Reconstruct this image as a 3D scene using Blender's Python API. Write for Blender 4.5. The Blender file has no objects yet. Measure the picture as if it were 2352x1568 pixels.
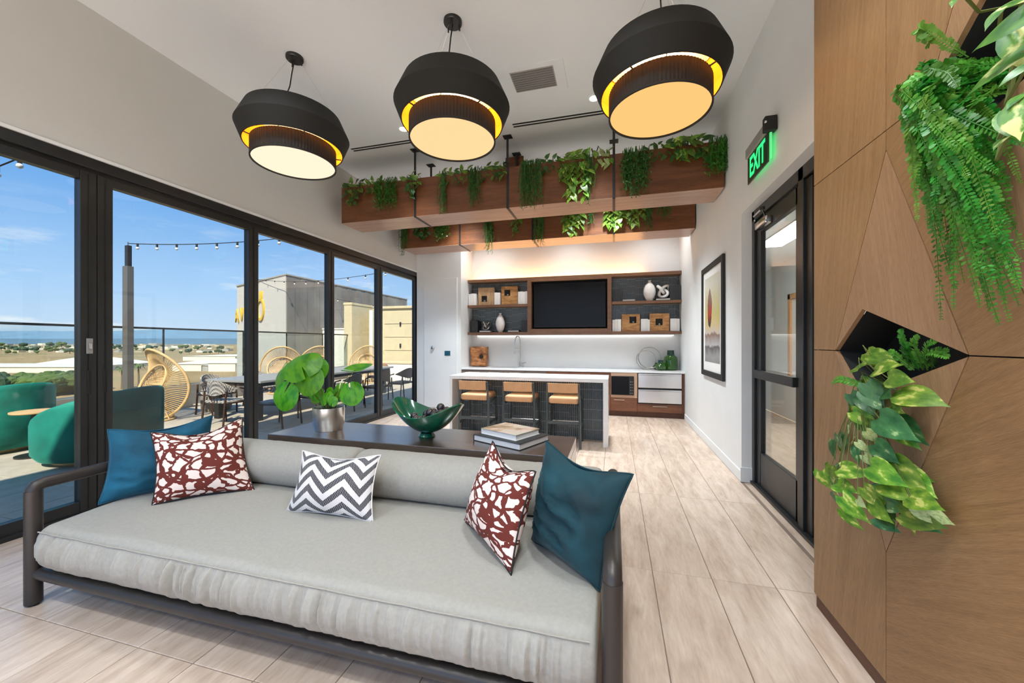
import bpy, bmesh, math, random
from mathutils import Vector, Matrix, noise
PI = math.pi
rnd = random.Random(7)
scn = bpy.context.scene
COL = scn.collection

# ------------------------------------------------------------------ camera, world, sun, exposure
YAW = math.atan(234 / 875)
cam_d = bpy.data.cameras.new('camera')
cam = bpy.data.objects.new('camera', cam_d)
COL.objects.link(cam)
cam.location = (0, 0, 1.46)
cam.rotation_euler = (PI / 2, 0, YAW)
cam_d.sensor_width = 36
cam_d.lens = 36 * 875 / 2352
cam_d.shift_y = 1 / 2352
cam_d.clip_start = 0.05
cam_d.clip_end = 8000
scn.camera = cam

SKY_STRENGTH = 2.0
SUN_STRENGTH = 11.0
LAMP_SCALE = 2.5
scn.view_settings.view_transform = 'Standard'
scn.view_settings.look = 'None'
scn.view_settings.gamma = 1
scn.view_settings.use_curve_mapping = False
scn.view_settings.exposure = 0.47
scn.cycles.max_bounces = 8
scn.cycles.diffuse_bounces = 5
scn.cycles.use_adaptive_sampling = True
scn.cycles.adaptive_threshold = 0.03
scn.cycles.glossy_bounces = 4
scn.cycles.transmission_bounces = 8
scn.cycles.transparent_max_bounces = 12
scn.cycles.sample_clamp_indirect = 6
scn.cycles.use_denoising = True
scn.cycles.caustics_reflective = False
scn.cycles.caustics_refractive = False

world = bpy.data.worlds.new('sky')
scn.world = world
world.use_nodes = True
nt = world.node_tree
nt.nodes.clear()
def N(nt, t, **kw):
    n = nt.nodes.new(t)
    for k, v in kw.items():
        setattr(n, k, v)
    return n
def ramp(nt, stops, interp='LINEAR'):
    r = nt.nodes.new('ShaderNodeValToRGB')
    r.color_ramp.interpolation = interp
    e = r.color_ramp.elements
    while len(e) > 1:
        e.remove(e[-1])
    e[0].position = stops[0][0]; e[0].color = (*stops[0][1][:3], 1)
    for p, c in stops[1:]:
        x = e.new(p); x.color = (*c[:3], 1)
    return r
L = nt.links.new
wt = N(nt, 'ShaderNodeTexCoord')
ws = N(nt, 'ShaderNodeSeparateXYZ'); L(wt.outputs['Generated'], ws.inputs[0])
wr = ramp(nt, [(0.0, (.52, .65, .84)), (.10, (.36, .57, .89)), (.28, (.15, .37, .80)), (.6, (.13, .33, .72)), (1.0, (.12, .30, .65))])
L(ws.outputs['Z'], wr.inputs[0])
wm = N(nt, 'ShaderNodeMapping'); wm.inputs['Scale'].default_value = (2.2, 2.2, 11)
L(wt.outputs['Generated'], wm.inputs[0])
wn = N(nt, 'ShaderNodeTexNoise'); wn.inputs['Scale'].default_value = 2.1; wn.inputs['Detail'].default_value = 7; wn.inputs['Roughness'].default_value = .62
L(wm.outputs[0], wn.inputs['Vector'])
wc = ramp(nt, [(.56, (0, 0, 0)), (.74, (1, 1, 1))]); L(wn.outputs['Fac'], wc.inputs[0])
wz = ramp(nt, [(0, (1, 1, 1)), (.16, (.6, .6, .6)), (.26, (0, 0, 0))]); L(ws.outputs['Z'], wz.inputs[0])
wmul = N(nt, 'ShaderNodeMath', operation='MULTIPLY'); L(wc.outputs[0], wmul.inputs[0]); L(wz.outputs[0], wmul.inputs[1])
wmix = N(nt, 'ShaderNodeMixRGB'); L(wmul.outputs[0], wmix.inputs[0]); L(wr.outputs[0], wmix.inputs[1]); wmix.inputs[2].default_value = (.86, .88, .92, 1)
wb = N(nt, 'ShaderNodeBackground'); L(wmix.outputs[0], wb.inputs[0]); wb.inputs[1].default_value = SKY_STRENGTH
wo = N(nt, 'ShaderNodeOutputWorld'); L(wb.outputs[0], wo.inputs[0])

sd = bpy.data.lights.new('sun', 'SUN'); sd.energy = SUN_STRENGTH; sd.angle = .012; sd.color = (1, .93, .82)
sun = bpy.data.objects.new('sun', sd); COL.objects.link(sun)
sun.rotation_euler = Vector((.36, -.80, .90)).to_track_quat('Z', 'Y').to_euler()
sun.location = (2, -6, 12)

# ------------------------------------------------------------------ materials
def pbsdf(name):
    m = bpy.data.materials.new(name); m.use_nodes = True
    t = m.node_tree
    return m, t, t.nodes['Principled BSDF']
def mat(name, col, rough=.5, metal=0, noise_amt=0, noise_scale=20, bump=0, bump_scale=200, emit=None, emit_s=0, sheen=0, spec=None, coat=0, trans=0, objrand=0):
    m, t, b = pbsdf(name)
    b.inputs['Base Color'].default_value = (*col, 1)
    b.inputs['Roughness'].default_value = rough
    b.inputs['Metallic'].default_value = metal
    if sheen:
        b.inputs['Sheen Weight'].default_value = sheen; b.inputs['Sheen Roughness'].default_value = .35
        b.inputs['Sheen Tint'].default_value = (*[min(1, c * 3 + .25) for c in col], 1)
    if spec is not None: b.inputs['Specular IOR Level'].default_value = spec
    if coat: b.inputs['Coat Weight'].default_value = coat; b.inputs['Coat Roughness'].default_value = .08
    if trans: b.inputs['Transmission Weight'].default_value = trans
    if emit: b.inputs['Emission Color'].default_value = (*emit, 1); b.inputs['Emission Strength'].default_value = emit_s
    tc = N(t, 'ShaderNodeTexCoord')
    last = None
    if noise_amt:
        n = N(t, 'ShaderNodeTexNoise'); n.inputs['Scale'].default_value = noise_scale; n.inputs['Detail'].default_value = 5
        t.links.new(tc.outputs['Object'], n.inputs['Vector'])
        r = ramp(t, [(.3, [c * (1 - noise_amt) for c in col]), (.7, [min(1, c * (1 + noise_amt)) for c in col])])
        t.links.new(n.outputs['Fac'], r.inputs[0]); last = r.outputs[0]
        t.links.new(last, b.inputs['Base Color'])
    if objrand:
        oi = N(t, 'ShaderNodeObjectInfo')
        hs = N(t, 'ShaderNodeHueSaturation')
        mr = N(t, 'ShaderNodeMapRange'); mr.inputs[3].default_value = 1 - objrand; mr.inputs[4].default_value = 1 + objrand
        t.links.new(oi.outputs['Random'], mr.inputs[0]); t.links.new(mr.outputs[0], hs.inputs['Value'])
        if last: t.links.new(last, hs.inputs['Color'])
        else: hs.inputs['Color'].default_value = (*col, 1)
        t.links.new(hs.outputs[0], b.inputs['Base Color'])
    if bump:
        n = N(t, 'ShaderNodeTexNoise'); n.inputs['Scale'].default_value = bump_scale; n.inputs['Detail'].default_value = 3
        t.links.new(tc.outputs['Object'], n.inputs['Vector'])
        bp = N(t, 'ShaderNodeBump'); bp.inputs['Strength'].default_value = bump; bp.inputs['Distance'].default_value = .004
        t.links.new(n.outputs['Fac'], bp.inputs['Height']); t.links.new(bp.outputs[0], b.inputs['Normal'])
    return m
def wood(name, c1, c2, rough=.4, scale=(1, 1, 1), rot=(0, 0, 0), fine=1.0, objrand=.06, bump=.15, coat=0, space='Object', big=.55):
    """streaky grain: stretched noise; the grain runs along the axis with the small scale"""
    m, t, b = pbsdf(name)
    tc = N(t, 'ShaderNodeTexCoord'); mp = N(t, 'ShaderNodeMapping')
    mp.inputs['Scale'].default_value = scale
    mr0 = N(t, 'ShaderNodeMapping'); mr0.inputs['Rotation'].default_value = rot
    oi = N(t, 'ShaderNodeObjectInfo')
    off = N(t, 'ShaderNodeVectorMath', operation='SCALE'); off.inputs[0].default_value = (13.1, 7.7, 9.3)
    t.links.new(oi.outputs['Random'], off.inputs['Scale'])
    ad = N(t, 'ShaderNodeVectorMath', operation='ADD')
    t.links.new(tc.outputs[space], mr0.inputs[0]); t.links.new(mr0.outputs[0], ad.inputs[0]); t.links.new(off.outputs[0], ad.inputs[1])
    t.links.new(ad.outputs[0], mp.inputs[0])
    n1 = N(t, 'ShaderNodeTexNoise'); n1.inputs['Scale'].default_value = 3; n1.inputs['Detail'].default_value = 6; n1.inputs['Distortion'].default_value = .6
    n2 = N(t, 'ShaderNodeTexNoise'); n2.inputs['Scale'].default_value = 22 * fine; n2.inputs['Detail'].default_value = 4
    t.links.new(mp.outputs[0], n1.inputs['Vector']); t.links.new(mp.outputs[0], n2.inputs['Vector'])
    mx = N(t, 'ShaderNodeMixRGB'); mx.inputs[0].default_value = 1 - big
    t.links.new(n1.outputs['Fac'], mx.inputs[1]); t.links.new(n2.outputs['Fac'], mx.inputs[2])
    r = ramp(t, [(.34, c1), (.66, c2)]); t.links.new(mx.outputs[0], r.inputs[0])
    hs = N(t, 'ShaderNodeHueSaturation'); t.links.new(r.outputs[0], hs.inputs['Color'])
    mr = N(t, 'ShaderNodeMapRange'); mr.inputs[3].default_value = 1 - objrand; mr.inputs[4].default_value = 1 + objrand
    t.links.new(oi.outputs['Random'], mr.inputs[0]); t.links.new(mr.outputs[0], hs.inputs['Value'])
    t.links.new(hs.outputs[0], b.inputs['Base Color'])
    b.inputs['Roughness'].default_value = rough
    if coat: b.inputs['Coat Weight'].default_value = coat; b.inputs['Coat Roughness'].default_value = .12
    if bump:
        bp = N(t, 'ShaderNodeBump'); bp.inputs['Strength'].default_value = bump; bp.inputs['Distance'].default_value = .002
        t.links.new(n2.outputs['Fac'], bp.inputs['Height']); t.links.new(bp.outputs[0], b.inputs['Normal'])
    return m
def emissive(name, col, s):
    m = bpy.data.materials.new(name); m.use_nodes = True; t = m.node_tree; t.nodes.clear()
    e = N(t, 'ShaderNodeEmission'); e.inputs[0].default_value = (*col, 1); e.inputs[1].default_value = s
    o = N(t, 'ShaderNodeOutputMaterial'); t.links.new(e.outputs[0], o.inputs[0]); return m
def glass_thin(name, tint, refl=1.0):
    m = bpy.data.materials.new(name); m.use_nodes = True; t = m.node_tree; t.nodes.clear()
    tr = N(t, 'ShaderNodeBsdfTransparent'); tr.inputs[0].default_value = (*tint, 1)
    gl = N(t, 'ShaderNodeBsdfGlossy'); gl.inputs['Roughness'].default_value = .02; gl.inputs[0].default_value = (refl, refl, refl, 1)
    lw_ = N(t, 'ShaderNodeLayerWeight'); pw = N(t, 'ShaderNodeMath', operation='POWER'); pw.inputs[1].default_value = 5
    t.links.new(lw_.outputs['Facing'], pw.inputs[0])
    fr = N(t, 'ShaderNodeMapRange'); fr.inputs[3].default_value = .025; fr.inputs[4].default_value = .8; t.links.new(pw.outputs[0], fr.inputs[0])
    mx = N(t, 'ShaderNodeMixShader'); o = N(t, 'ShaderNodeOutputMaterial')
    t.links.new(fr.outputs[0], mx.inputs[0]); t.links.new(tr.outputs[0], mx.inputs[1]); t.links.new(gl.outputs[0], mx.inputs[2]); t.links.new(mx.outputs[0], o.inputs[0]); return m

def s2l(r, g, b):
    f = lambda c: ((c / 255 + .055) / 1.055) ** 2.4 if c > 10 else c / 255 / 12.92
    return (f(r), f(g), f(b))

M = {}
M['white'] = mat('white_paint', (.775, .80, .81), .6, noise_amt=.02, noise_scale=3)
M['ceil'] = mat('ceiling_paint', (.765, .80, .82), .8)
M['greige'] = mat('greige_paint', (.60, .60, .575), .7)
M['black'] = mat('black_frame', (.016, .017, .017), .35, noise_amt=.15, noise_scale=8)
M['matblack'] = mat('matte_black', (.012, .012, .012), .7)
M['plank'] = wood('floor_plank_tile', s2l(188, 165, 146), s2l(220, 200, 183), .27, scale=(5, .9, 1), fine=.7, objrand=.07, bump=.03, big=.7)
M['grout'] = mat('grout', s2l(132, 116, 104), .8)
M['panelV'] = wood('wall_panel_walnut', s2l(132, 98, 64), s2l(168, 132, 92), .45, scale=(18, 18, .8), rot=(math.radians(-8), 0, 0), fine=1.4, big=.4, objrand=.04, bump=.2)
M['panelD'] = wood('wall_panel_walnut_diag', s2l(128, 95, 61), s2l(164, 127, 87), .45, scale=(18, 18, .9), rot=(math.radians(-62), 0, 0), fine=1.4, big=.4, objrand=.04, bump=.2)
M['panelT'] = wood('wall_panel_walnut_tilt', s2l(138, 104, 74), s2l(172, 136, 102), .45, scale=(18, 18, .8), rot=(math.radians(10), 0, 0), fine=1.4, big=.4, objrand=.04, bump=.2)
M['basebrown'] = wood('base_brown', s2l(84, 52, 36), s2l(104, 68, 48), .5, scale=(6, .6, 6))
M['planter'] = wood('planter_walnut', s2l(90, 51, 27), s2l(128, 78, 44), .42, scale=(.5, 6, 6), fine=1.2, bump=.1)
M['planter_under'] = wood('planter_soffit', s2l(150, 118, 100), s2l(182, 150, 130), .3, scale=(.5, 6, 6), fine=1.2, bump=.05)
M['shelf'] = wood('shelf_walnut', s2l(98, 66, 46), s2l(134, 96, 68), .4, scale=(.6, 6, 6), fine=1.2, bump=.08)
M['cab'] = wood('cabinet_walnut', s2l(92, 54, 34), s2l(126, 80, 54), .4, scale=(.6, 6, 6), fine=1.2, bump=.08)
M['cabgrey'] = wood('cabinet_greybrown', s2l(96, 84, 76), s2l(120, 106, 96), .35, scale=(.6, 6, 6), fine=1.2, bump=.05)
M['tan'] = mat('tan_laminate', s2l(190, 156, 130), .4)
M['quartz'] = mat('white_quartz', (.82, .82, .82), .16, noise_amt=.02, noise_scale=4)
M['splash'] = mat('backsplash_quartz', (.80, .80, .785), .12)
M['tile'] = mat('dark_kitkat_tile', s2l(66, 78, 82), .25, noise_amt=.25, noise_scale=30, spec=.6)
M['tgrout'] = mat('tile_grout', s2l(196, 202, 206), .8)
M['steel'] = mat('brushed_steel', (.72, .71, .70), .22, metal=1, noise_amt=.04, noise_scale=40)
M['chrome'] = mat('chrome', (.62, .62, .63), .14, metal=1)
M['pull'] = mat('satin_pull', (.80, .70, .56), .3, metal=1)
M['dkmetal'] = mat('dark_metal', (.03, .031, .032), .38, metal=.4)
M['sofaframe'] = mat('sofa_bronze_frame', s2l(60, 55, 52), .38, metal=.25)
M['linen'] = mat('linen', s2l(162, 159, 151), .95, noise_amt=.05, noise_scale=60, bump=.35, bump_scale=420, sheen=.1)
M['stoolblack'] = mat('stool_frame', s2l(74, 82, 84), .35)
M['leather'] = mat('tan_leather', s2l(214, 164, 118), .5, noise_amt=.06, noise_scale=12)
M['console'] = wood('console_dark_wood', s2l(50, 36, 30), s2l(78, 58, 48), .3, scale=(.7, 5, 5), fine=1, coat=1, bump=0)
M['console'].node_tree.nodes['Principled BSDF'].inputs['Coat IOR'].default_value = 2.3
M['console'].node_tree.nodes['Principled BSDF'].inputs['Coat Roughness'].default_value = .2
M['velvetL'] = mat('teal_velvet_bright', s2l(2, 84, 112), .8, noise_amt=.3, noise_scale=6, sheen=.35)
M['velvetR'] = mat('teal_velvet_deep', s2l(2, 52, 62), .8, noise_amt=.4, noise_scale=6, sheen=.3)
M['teal_out'] = mat('teal_lounge_velvet', s2l(6, 122, 106), .8, noise_amt=.35, noise_scale=3, sheen=.15)
M['shadeblack'] = mat('pendant_black_cloth', (.013, .013, .012), .85, bump=.3, bump_scale=250)
M['gold'] = mat('pendant_gold_lining', s2l(235, 165, 40), .35, metal=.55, emit=(1, .52, .06), emit_s=.0)
M['diffL'] = emissive('pendant_diffuser_reflect_tint', (.84, .68, .50), 1.0); M['diffM'] = emissive('pendant_diffuser_warm', (.80, .53, .26), 1.0); M['diffR'] = emissive('pendant_diffuser_amber', (.76, .44, .15), 1.0)  # the paler one has a window reflection put into its glow colour
M['green_glaze'] = mat('green_glaze', s2l(6, 92, 66), .12, noise_amt=.25, noise_scale=9, coat=.6)
M['ball'] = mat('dark_polished_ball', s2l(48, 40, 40), .15, noise_amt=.4, noise_scale=25, coat=.5)
M['mercury'] = mat('silver_pot', (.85, .84, .82), .28, metal=1, bump=.15, bump_scale=25)
M['paper'] = mat('paper_white', (.83, .83, .82), .7)
M['whitebook'] = mat('white_book', (.80, .79, .77), .6, objrand=.08)
M['blackbook'] = mat('black_book', (.02, .022, .024), .5, objrand=.3)
M['vase'] = mat('matte_white_ceramic', (.78, .76, .74), .6, bump=.1, bump_scale=40)
M['wood_art'] = wood('wood_slice', s2l(150, 100, 52), s2l(214, 164, 104), .5, scale=(2.5, 2, 9), fine=.5, objrand=.1, big=.8)
M['wood_art2'] = wood('wood_slice_pale', s2l(160, 128, 92), s2l(196, 164, 126), .5, scale=(9, 2, 2.5), fine=.5, objrand=.08, big=.8)
M['wood_carve'] = wood('carved_wood', s2l(120, 68, 34), s2l(196, 132, 78), .45, scale=(3, 3, 8), fine=.5, big=.8)
M['greenglass'] = mat('green_bottle_glass', s2l(70, 140, 36), .05, trans=.8, coat=.2)
M['darkneck'] = mat('dark_green_neck', s2l(28, 58, 44), .2)
M['antique'] = mat('antique_silver', (.42, .40, .36), .35, metal=.8)
M['screen'] = mat('tv_screen', (.006, .006, .007), .22, spec=.16)
M['glass'] = glass_thin('window_glass', (.655, .66, .635))
M['clear'] = glass_thin('clear_glass', (.93, .96, .95))
M['railglass'] = glass_thin('rail_glass', (.90, .94, .94), .7)
M['soil'] = mat('soil', (.03, .022, .015), .95)
M['exitgreen'] = emissive('exit_green', (.03, .85, .20), 1.2)
M['exitgreen_dim'] = mat('exit_plate', (.02, .05, .025), .3)
M['exitedge'] = mat('exit_acrylic_edge', (.25, .75, .35), .2, emit=(.05, .7, .2), emit_s=.5)
M['hgrey'] = mat('grey_housing', s2l(150, 148, 146), .4)
M['tealplate'] = mat('teal_plate', s2l(20, 82, 104), .4)
M['deck'] = mat('deck_paver', s2l(182, 172, 157), .75, noise_amt=.10, noise_scale=7, objrand=.06)
M['deckbase'] = mat('deck_joint', s2l(58, 56, 54), .9)
M['concrete'] = mat('parapet_concrete', s2l(140, 136, 128), .85, noise_amt=.1, noise_scale=6)
M['rattan'] = mat('rattan', s2l(205, 172, 120), .6, noise_amt=.12, noise_scale=20)
M['dkwood'] = mat('dark_chair_wood', s2l(62, 40, 30), .5)
M['tabletop'] = mat('grey_table', s2l(150, 150, 150), .35, noise_amt=.06, noise_scale=9)
M['bldL'] = mat('grey_stucco', s2l(198, 196, 190), .9)
M['beige'] = mat('beige_stucco', s2l(205, 192, 158), .9, noise_amt=.05, noise_scale=5)
M['offwhite'] = mat('offwhite_stucco', s2l(232, 228, 218), .9)
M['letters'] = mat('gold_letters', s2l(214, 178, 60), .4)
M['bulb'] = mat('bulb_glass', (.8, .8, .75), .2)
M['pole'] = mat('pole_steel', s2l(120, 116, 110), .4, metal=.5)
M['fieldw'] = mat('warehouse_white', s2l(232, 224, 208), .8)
M['fieldg'] = mat('warehouse_grey', s2l(168, 164, 158), .8)
M['lightwood'] = mat('ash_ring', s2l(214, 176, 126), .5)

# field: patchy brown land
m, t, b = pbsdf('far_land')
tc = N(t, 'ShaderNodeTexCoord'); n1 = N(t, 'ShaderNodeTexNoise'); n1.inputs['Scale'].default_value = .012; n1.inputs['Detail'].default_value = 8
mp = N(t, 'ShaderNodeMapping'); mp.inputs['Scale'].default_value = (1, 1.8, 1)
t.links.new(tc.outputs['Object'], mp.inputs[0]); t.links.new(mp.outputs[0], n1.inputs['Vector'])
r = ramp(t, [(.3, s2l(128, 108, 70)), (.5, s2l(176, 144, 100)), (.62, s2l(150, 132, 90)), (.75, s2l(104, 110, 66))])
t.links.new(n1.outputs['Fac'], r.inputs[0]); t.links.new(r.outputs[0], b.inputs['Base Color']); b.inputs['Roughness'].default_value = 1
M['land'] = m
M['hill'] = mat('far_hills_haze_tint', s2l(112, 142, 166), 1, noise_amt=.08, noise_scale=.004)  # blue haze of distance is painted into the hill colour
M['hill2'] = mat('near_hills_haze_tint', s2l(92, 120, 140), 1, noise_amt=.12, noise_scale=.006)  # nearer hills carry painted haze in their colour as well
def leafmat(name, c1, c2, c3=None, scale=9, thr=.56, trans=.25, var=.18):
    """green leaf with lighter variegation, slightly translucent"""
    m, t, b = pbsdf(name)
    tc = N(t, 'ShaderNodeTexCoord'); n = N(t, 'ShaderNodeTexNoise'); n.inputs['Scale'].default_value = scale; n.inputs['Detail'].default_value = 4
    oi = N(t, 'ShaderNodeObjectInfo'); sc = N(t, 'ShaderNodeVectorMath', operation='SCALE'); sc.inputs[0].default_value = (31, 17, 23)
    t.links.new(oi.outputs['Random'], sc.inputs['Scale'])
    mp = N(t, 'ShaderNodeMapping'); mp.inputs['Scale'].default_value = (1, .45, 1)
    t.links.new(tc.outputs['Object'], mp.inputs[0])
    ad = N(t, 'ShaderNodeVectorMath', operation='ADD'); t.links.new(mp.outputs[0], ad.inputs[0]); t.links.new(sc.outputs[0], ad.inputs[1])
    t.links.new(ad.outputs[0], n.inputs['Vector'])
    st = [(.35, c1), (thr - .04, c2)]
    if c3: st += [(thr + .02, c3)]
    r = ramp(t, st); t.links.new(n.outputs['Fac'], r.inputs[0])
    hs = N(t, 'ShaderNodeHueSaturation'); mr = N(t, 'ShaderNodeMapRange'); mr.inputs[3].default_value = 1 - var; mr.inputs[4].default_value = 1 + var
    t.links.new(oi.outputs['Random'], mr.inputs[0]); t.links.new(mr.outputs[0], hs.inputs['Value'])
    mh = N(t, 'ShaderNodeMapRange'); mh.inputs[3].default_value = .5 - var * .08; mh.inputs[4].default_value = .5 + var * .05
    t.links.new(oi.outputs['Random'], mh.inputs[0]); t.links.new(mh.outputs[0], hs.inputs['Hue'])
    t.links.new(r.outputs[0], hs.inputs['Color']); t.links.new(hs.outputs[0], b.inputs['Base Color'])
    b.inputs['Roughness'].default_value = .38
    tl = N(t, 'ShaderNodeBsdfTranslucent'); t.links.new(hs.outputs[0], tl.inputs[0])
    mx = N(t, 'ShaderNodeMixShader'); mx.inputs[0].default_value = trans
    o = t.nodes['Material Output']; t.links.new(b.outputs[0], mx.inputs[1]); t.links.new(tl.outputs[0], mx.inputs[2]); t.links.new(mx.outputs[0], o.inputs[0])
    return m
M['pothos'] = leafmat('variegated_pothos', s2l(74, 134, 44), s2l(134, 180, 60), s2l(212, 224, 122), 5.5, .61, .3, .22)
M['pothos_dk'] = leafmat('deep_pothos', s2l(42, 96, 56), s2l(74, 132, 76), s2l(160, 190, 130), 5, .66, .2, .25)
M['pothos_pale'] = leafmat('pale_leaf', s2l(150, 180, 110), s2l(196, 212, 150), None, 16, .6, .3, .1)
M['bigleaf'] = leafmat('big_variegated_leaf', s2l(40, 108, 32), s2l(92, 148, 44), s2l(218, 226, 150), 3.2, .58, .25, .12)
M['ivy'] = leafmat('ivy_green', s2l(40, 84, 34), s2l(72, 116, 46), s2l(130, 160, 76), 6, .68, .25, .25)
M['ivy_lt'] = leafmat('ivy_light', s2l(72, 116, 38), s2l(112, 148, 54), s2l(168, 186, 90), 6, .64, .3, .2)
M['fern'] = leafmat('fern_green', s2l(34, 112, 30), s2l(66, 152, 48), None, 20, .6, .3, .3)
M['fern_lt'] = leafmat('fern_light', s2l(66, 140, 44), s2l(110, 176, 66), None, 20, .6, .3, .25)
M['strand'] = leafmat('trailing_green', s2l(34, 84, 34), s2l(70, 122, 50), None, 30, .6, .2, .1)
M['pilea'] = leafmat('round_leaf_green', s2l(52, 138, 20), s2l(96, 172, 28), None, 6, .6, .35, .14)
M['stem'] = mat('green_stem', s2l(96, 110, 50), .6)
M['darkfrond'] = mat('dark_frond', s2l(30, 34, 28), .7)
M['tree'] = mat('tree_green', s2l(86, 104, 54), .9, noise_amt=.4, noise_scale=.35, objrand=.3)
M['treedk'] = mat('tree_dark', s2l(58, 80, 56), .9, noise_amt=.35, noise_scale=.3, objrand=.25)
M['trunk'] = mat('trunk', s2l(120, 100, 76), .9)

# corrugated metal cladding
m, t, b = pbsdf('standing_seam')
tc = N(t, 'ShaderNodeTexCoord'); sp = N(t, 'ShaderNodeTexNoise'); sp.inputs['Scale'].default_value = .9
t.links.new(tc.outputs['Object'], sp.inputs['Vector'])
r = ramp(t, [(.3, s2l(122, 116, 108)), (.7, s2l(152, 145, 136))]); t.links.new(sp.outputs['Fac'], r.inputs[0]); t.links.new(r.outputs[0], b.inputs['Base Color']); b.inputs['Roughness'].default_value = .6
M['seam'] = m

# brush-line pattern (maroon on blush) and chevron weave, both in UV space
def uvnodes(t):
    tc = N(t, 'ShaderNodeTexCoord'); return tc.outputs['UV']
m, t, b = pbsdf('maroon_brush_print')
uv = uvnodes(t)
def lines(t, uv, scale, rot, seed, w):
    mp = N(t, 'ShaderNodeMapping'); mp.inputs['Location'].default_value = (seed, seed * .7, 0); mp.inputs['Rotation'].default_value = (0, 0, rot); mp.inputs['Scale'].default_value = scale
    t.links.new(uv, mp.inputs[0])
    nz = N(t, 'ShaderNodeTexNoise'); nz.inputs['Scale'].default_value = 1.4; nz.inputs['Detail'].default_value = 1
    t.links.new(mp.outputs[0], nz.inputs['Vector'])
    sc = N(t, 'ShaderNodeVectorMath', operation='SCALE'); sc.inputs['Scale'].default_value = .75
    t.links.new(nz.outputs['Color'], sc.inputs[0])
    ad = N(t, 'ShaderNodeVectorMath', operation='ADD'); t.links.new(mp.outputs[0], ad.inputs[0]); t.links.new(sc.outputs[0], ad.inputs[1])
    vo = N(t, 'ShaderNodeTexVoronoi'); vo.feature = 'DISTANCE_TO_EDGE'; vo.inputs['Scale'].default_value = 1.0; vo.inputs['Randomness'].default_value = .75
    t.links.new(ad.outputs[0], vo.inputs['Vector'])
    # line width wanders
    nw = N(t, 'ShaderNodeTexNoise'); nw.inputs['Scale'].default_value = 2.2; t.links.new(mp.outputs[0], nw.inputs['Vector'])
    mw = N(t, 'ShaderNodeMapRange'); mw.inputs[1].default_value = .35; mw.inputs[2].default_value = .72; mw.inputs[3].default_value = w * .65; mw.inputs[4].default_value = w * 1.8
    t.links.new(nw.outputs['Fac'], mw.inputs[0])
    lt = N(t, 'ShaderNodeMath', operation='LESS_THAN'); t.links.new(vo.outputs['Distance'], lt.inputs[0]); t.links.new(mw.outputs[0], lt.inputs[1])
    return lt.outputs[0]
a1 = lines(t, uv, (6.6, 8.4, 1), .1, 3.3, .098)
a2 = lines(t, uv, (3.6, 4.4, 1), .9, 8.1, .06)
mxm = N(t, 'ShaderNodeMath', operation='MAXIMUM'); t.links.new(a1, mxm.inputs[0]); t.links.new(a2, mxm.inputs[1])
mc = N(t, 'ShaderNodeMixRGB'); t.links.new(mxm.outputs[0], mc.inputs[0]); mc.inputs[1].default_value = (*s2l(238, 222, 214), 1); mc.inputs[2].default_value = (*s2l(104, 38, 28), 1)
t.links.new(mc.outputs[0], b.inputs['Base Color']); b.inputs['Roughness'].default_value = .85
M['brush'] = m
m, t, b = pbsdf('chevron_weave')
uv = uvnodes(t); sx = N(t, 'ShaderNodeSeparateXYZ'); t.links.new(uv, sx.inputs[0])
def mth(t, op, a, bb):
    n = N(t, 'ShaderNodeMath', operation=op)
    for i, v in enumerate((a, bb)):
        if v is None: continue
        if isinstance(v, (int, float)): n.inputs[i].default_value = v
        else: t.links.new(v, n.inputs[i])
    return n.outputs[0]
pp = mth(t, 'PINGPONG', mth(t, 'ADD', sx.outputs[0], .05), .18)
ph = mth(t, 'ADD', mth(t, 'MULTIPLY', sx.outputs[1], 5.0), mth(t, 'MULTIPLY', pp, 6.2))
st = mth(t, 'LESS_THAN', mth(t, 'FRACT', ph, None), .5)
wv = mth(t, 'GREATER_THAN', mth(t, 'FRACT', mth(t, 'ADD', mth(t, 'MULTIPLY', sx.outputs[0], 62), mth(t, 'MULTIPLY', mth(t, 'FLOOR', mth(t, 'MULTIPLY', sx.outputs[1], 44), None), .5)), None), .15)
mk = mth(t, 'MULTIPLY', st, wv)
mc = N(t, 'ShaderNodeMixRGB'); t.links.new(mk, mc.inputs[0]); mc.inputs[1].default_value = (*s2l(222, 218, 216), 1); mc.inputs[2].default_value = (*s2l(36, 38, 48), 1)
t.links.new(mc.outputs[0], b.inputs['Base Color']); b.inputs['Roughness'].default_value = .9
M['chev'] = m
# black and white woven cord (outdoor dining chairs)
m, t, b = pbsdf('woven_cord')
tc = N(t, 'ShaderNodeTexCoord'); ck = N(t, 'ShaderNodeTexChecker'); ck.inputs['Scale'].default_value = 62
ck.inputs[1].default_value = (*s2l(34, 32, 34), 1); ck.inputs[2].default_value = (*s2l(206, 200, 194), 1)
mp = N(t, 'ShaderNodeMapping'); mp.inputs['Rotation'].default_value = (.3, .4, .78)
t.links.new(tc.outputs['Object'], mp.inputs[0]); t.links.new(mp.outputs[0], ck.inputs['Vector']); t.links.new(ck.outputs[0], b.inputs['Base Color']); b.inputs['Roughness'].default_value = .8
M['cord'] = m
m, t, b = pbsdf('woven_cord_brown')
tc = N(t, 'ShaderNodeTexCoord'); ck = N(t, 'ShaderNodeTexChecker'); ck.inputs['Scale'].default_value = 62
ck.inputs[1].default_value = (*s2l(120, 72, 52), 1); ck.inputs[2].default_value = (*s2l(196, 158, 128), 1)
t.links.new(tc.outputs['Object'], ck.inputs['Vector']); t.links.new(ck.outputs[0], b.inputs['Base Color']); b.inputs['Roughness'].default_value = .8
M['cordb'] = m
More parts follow.
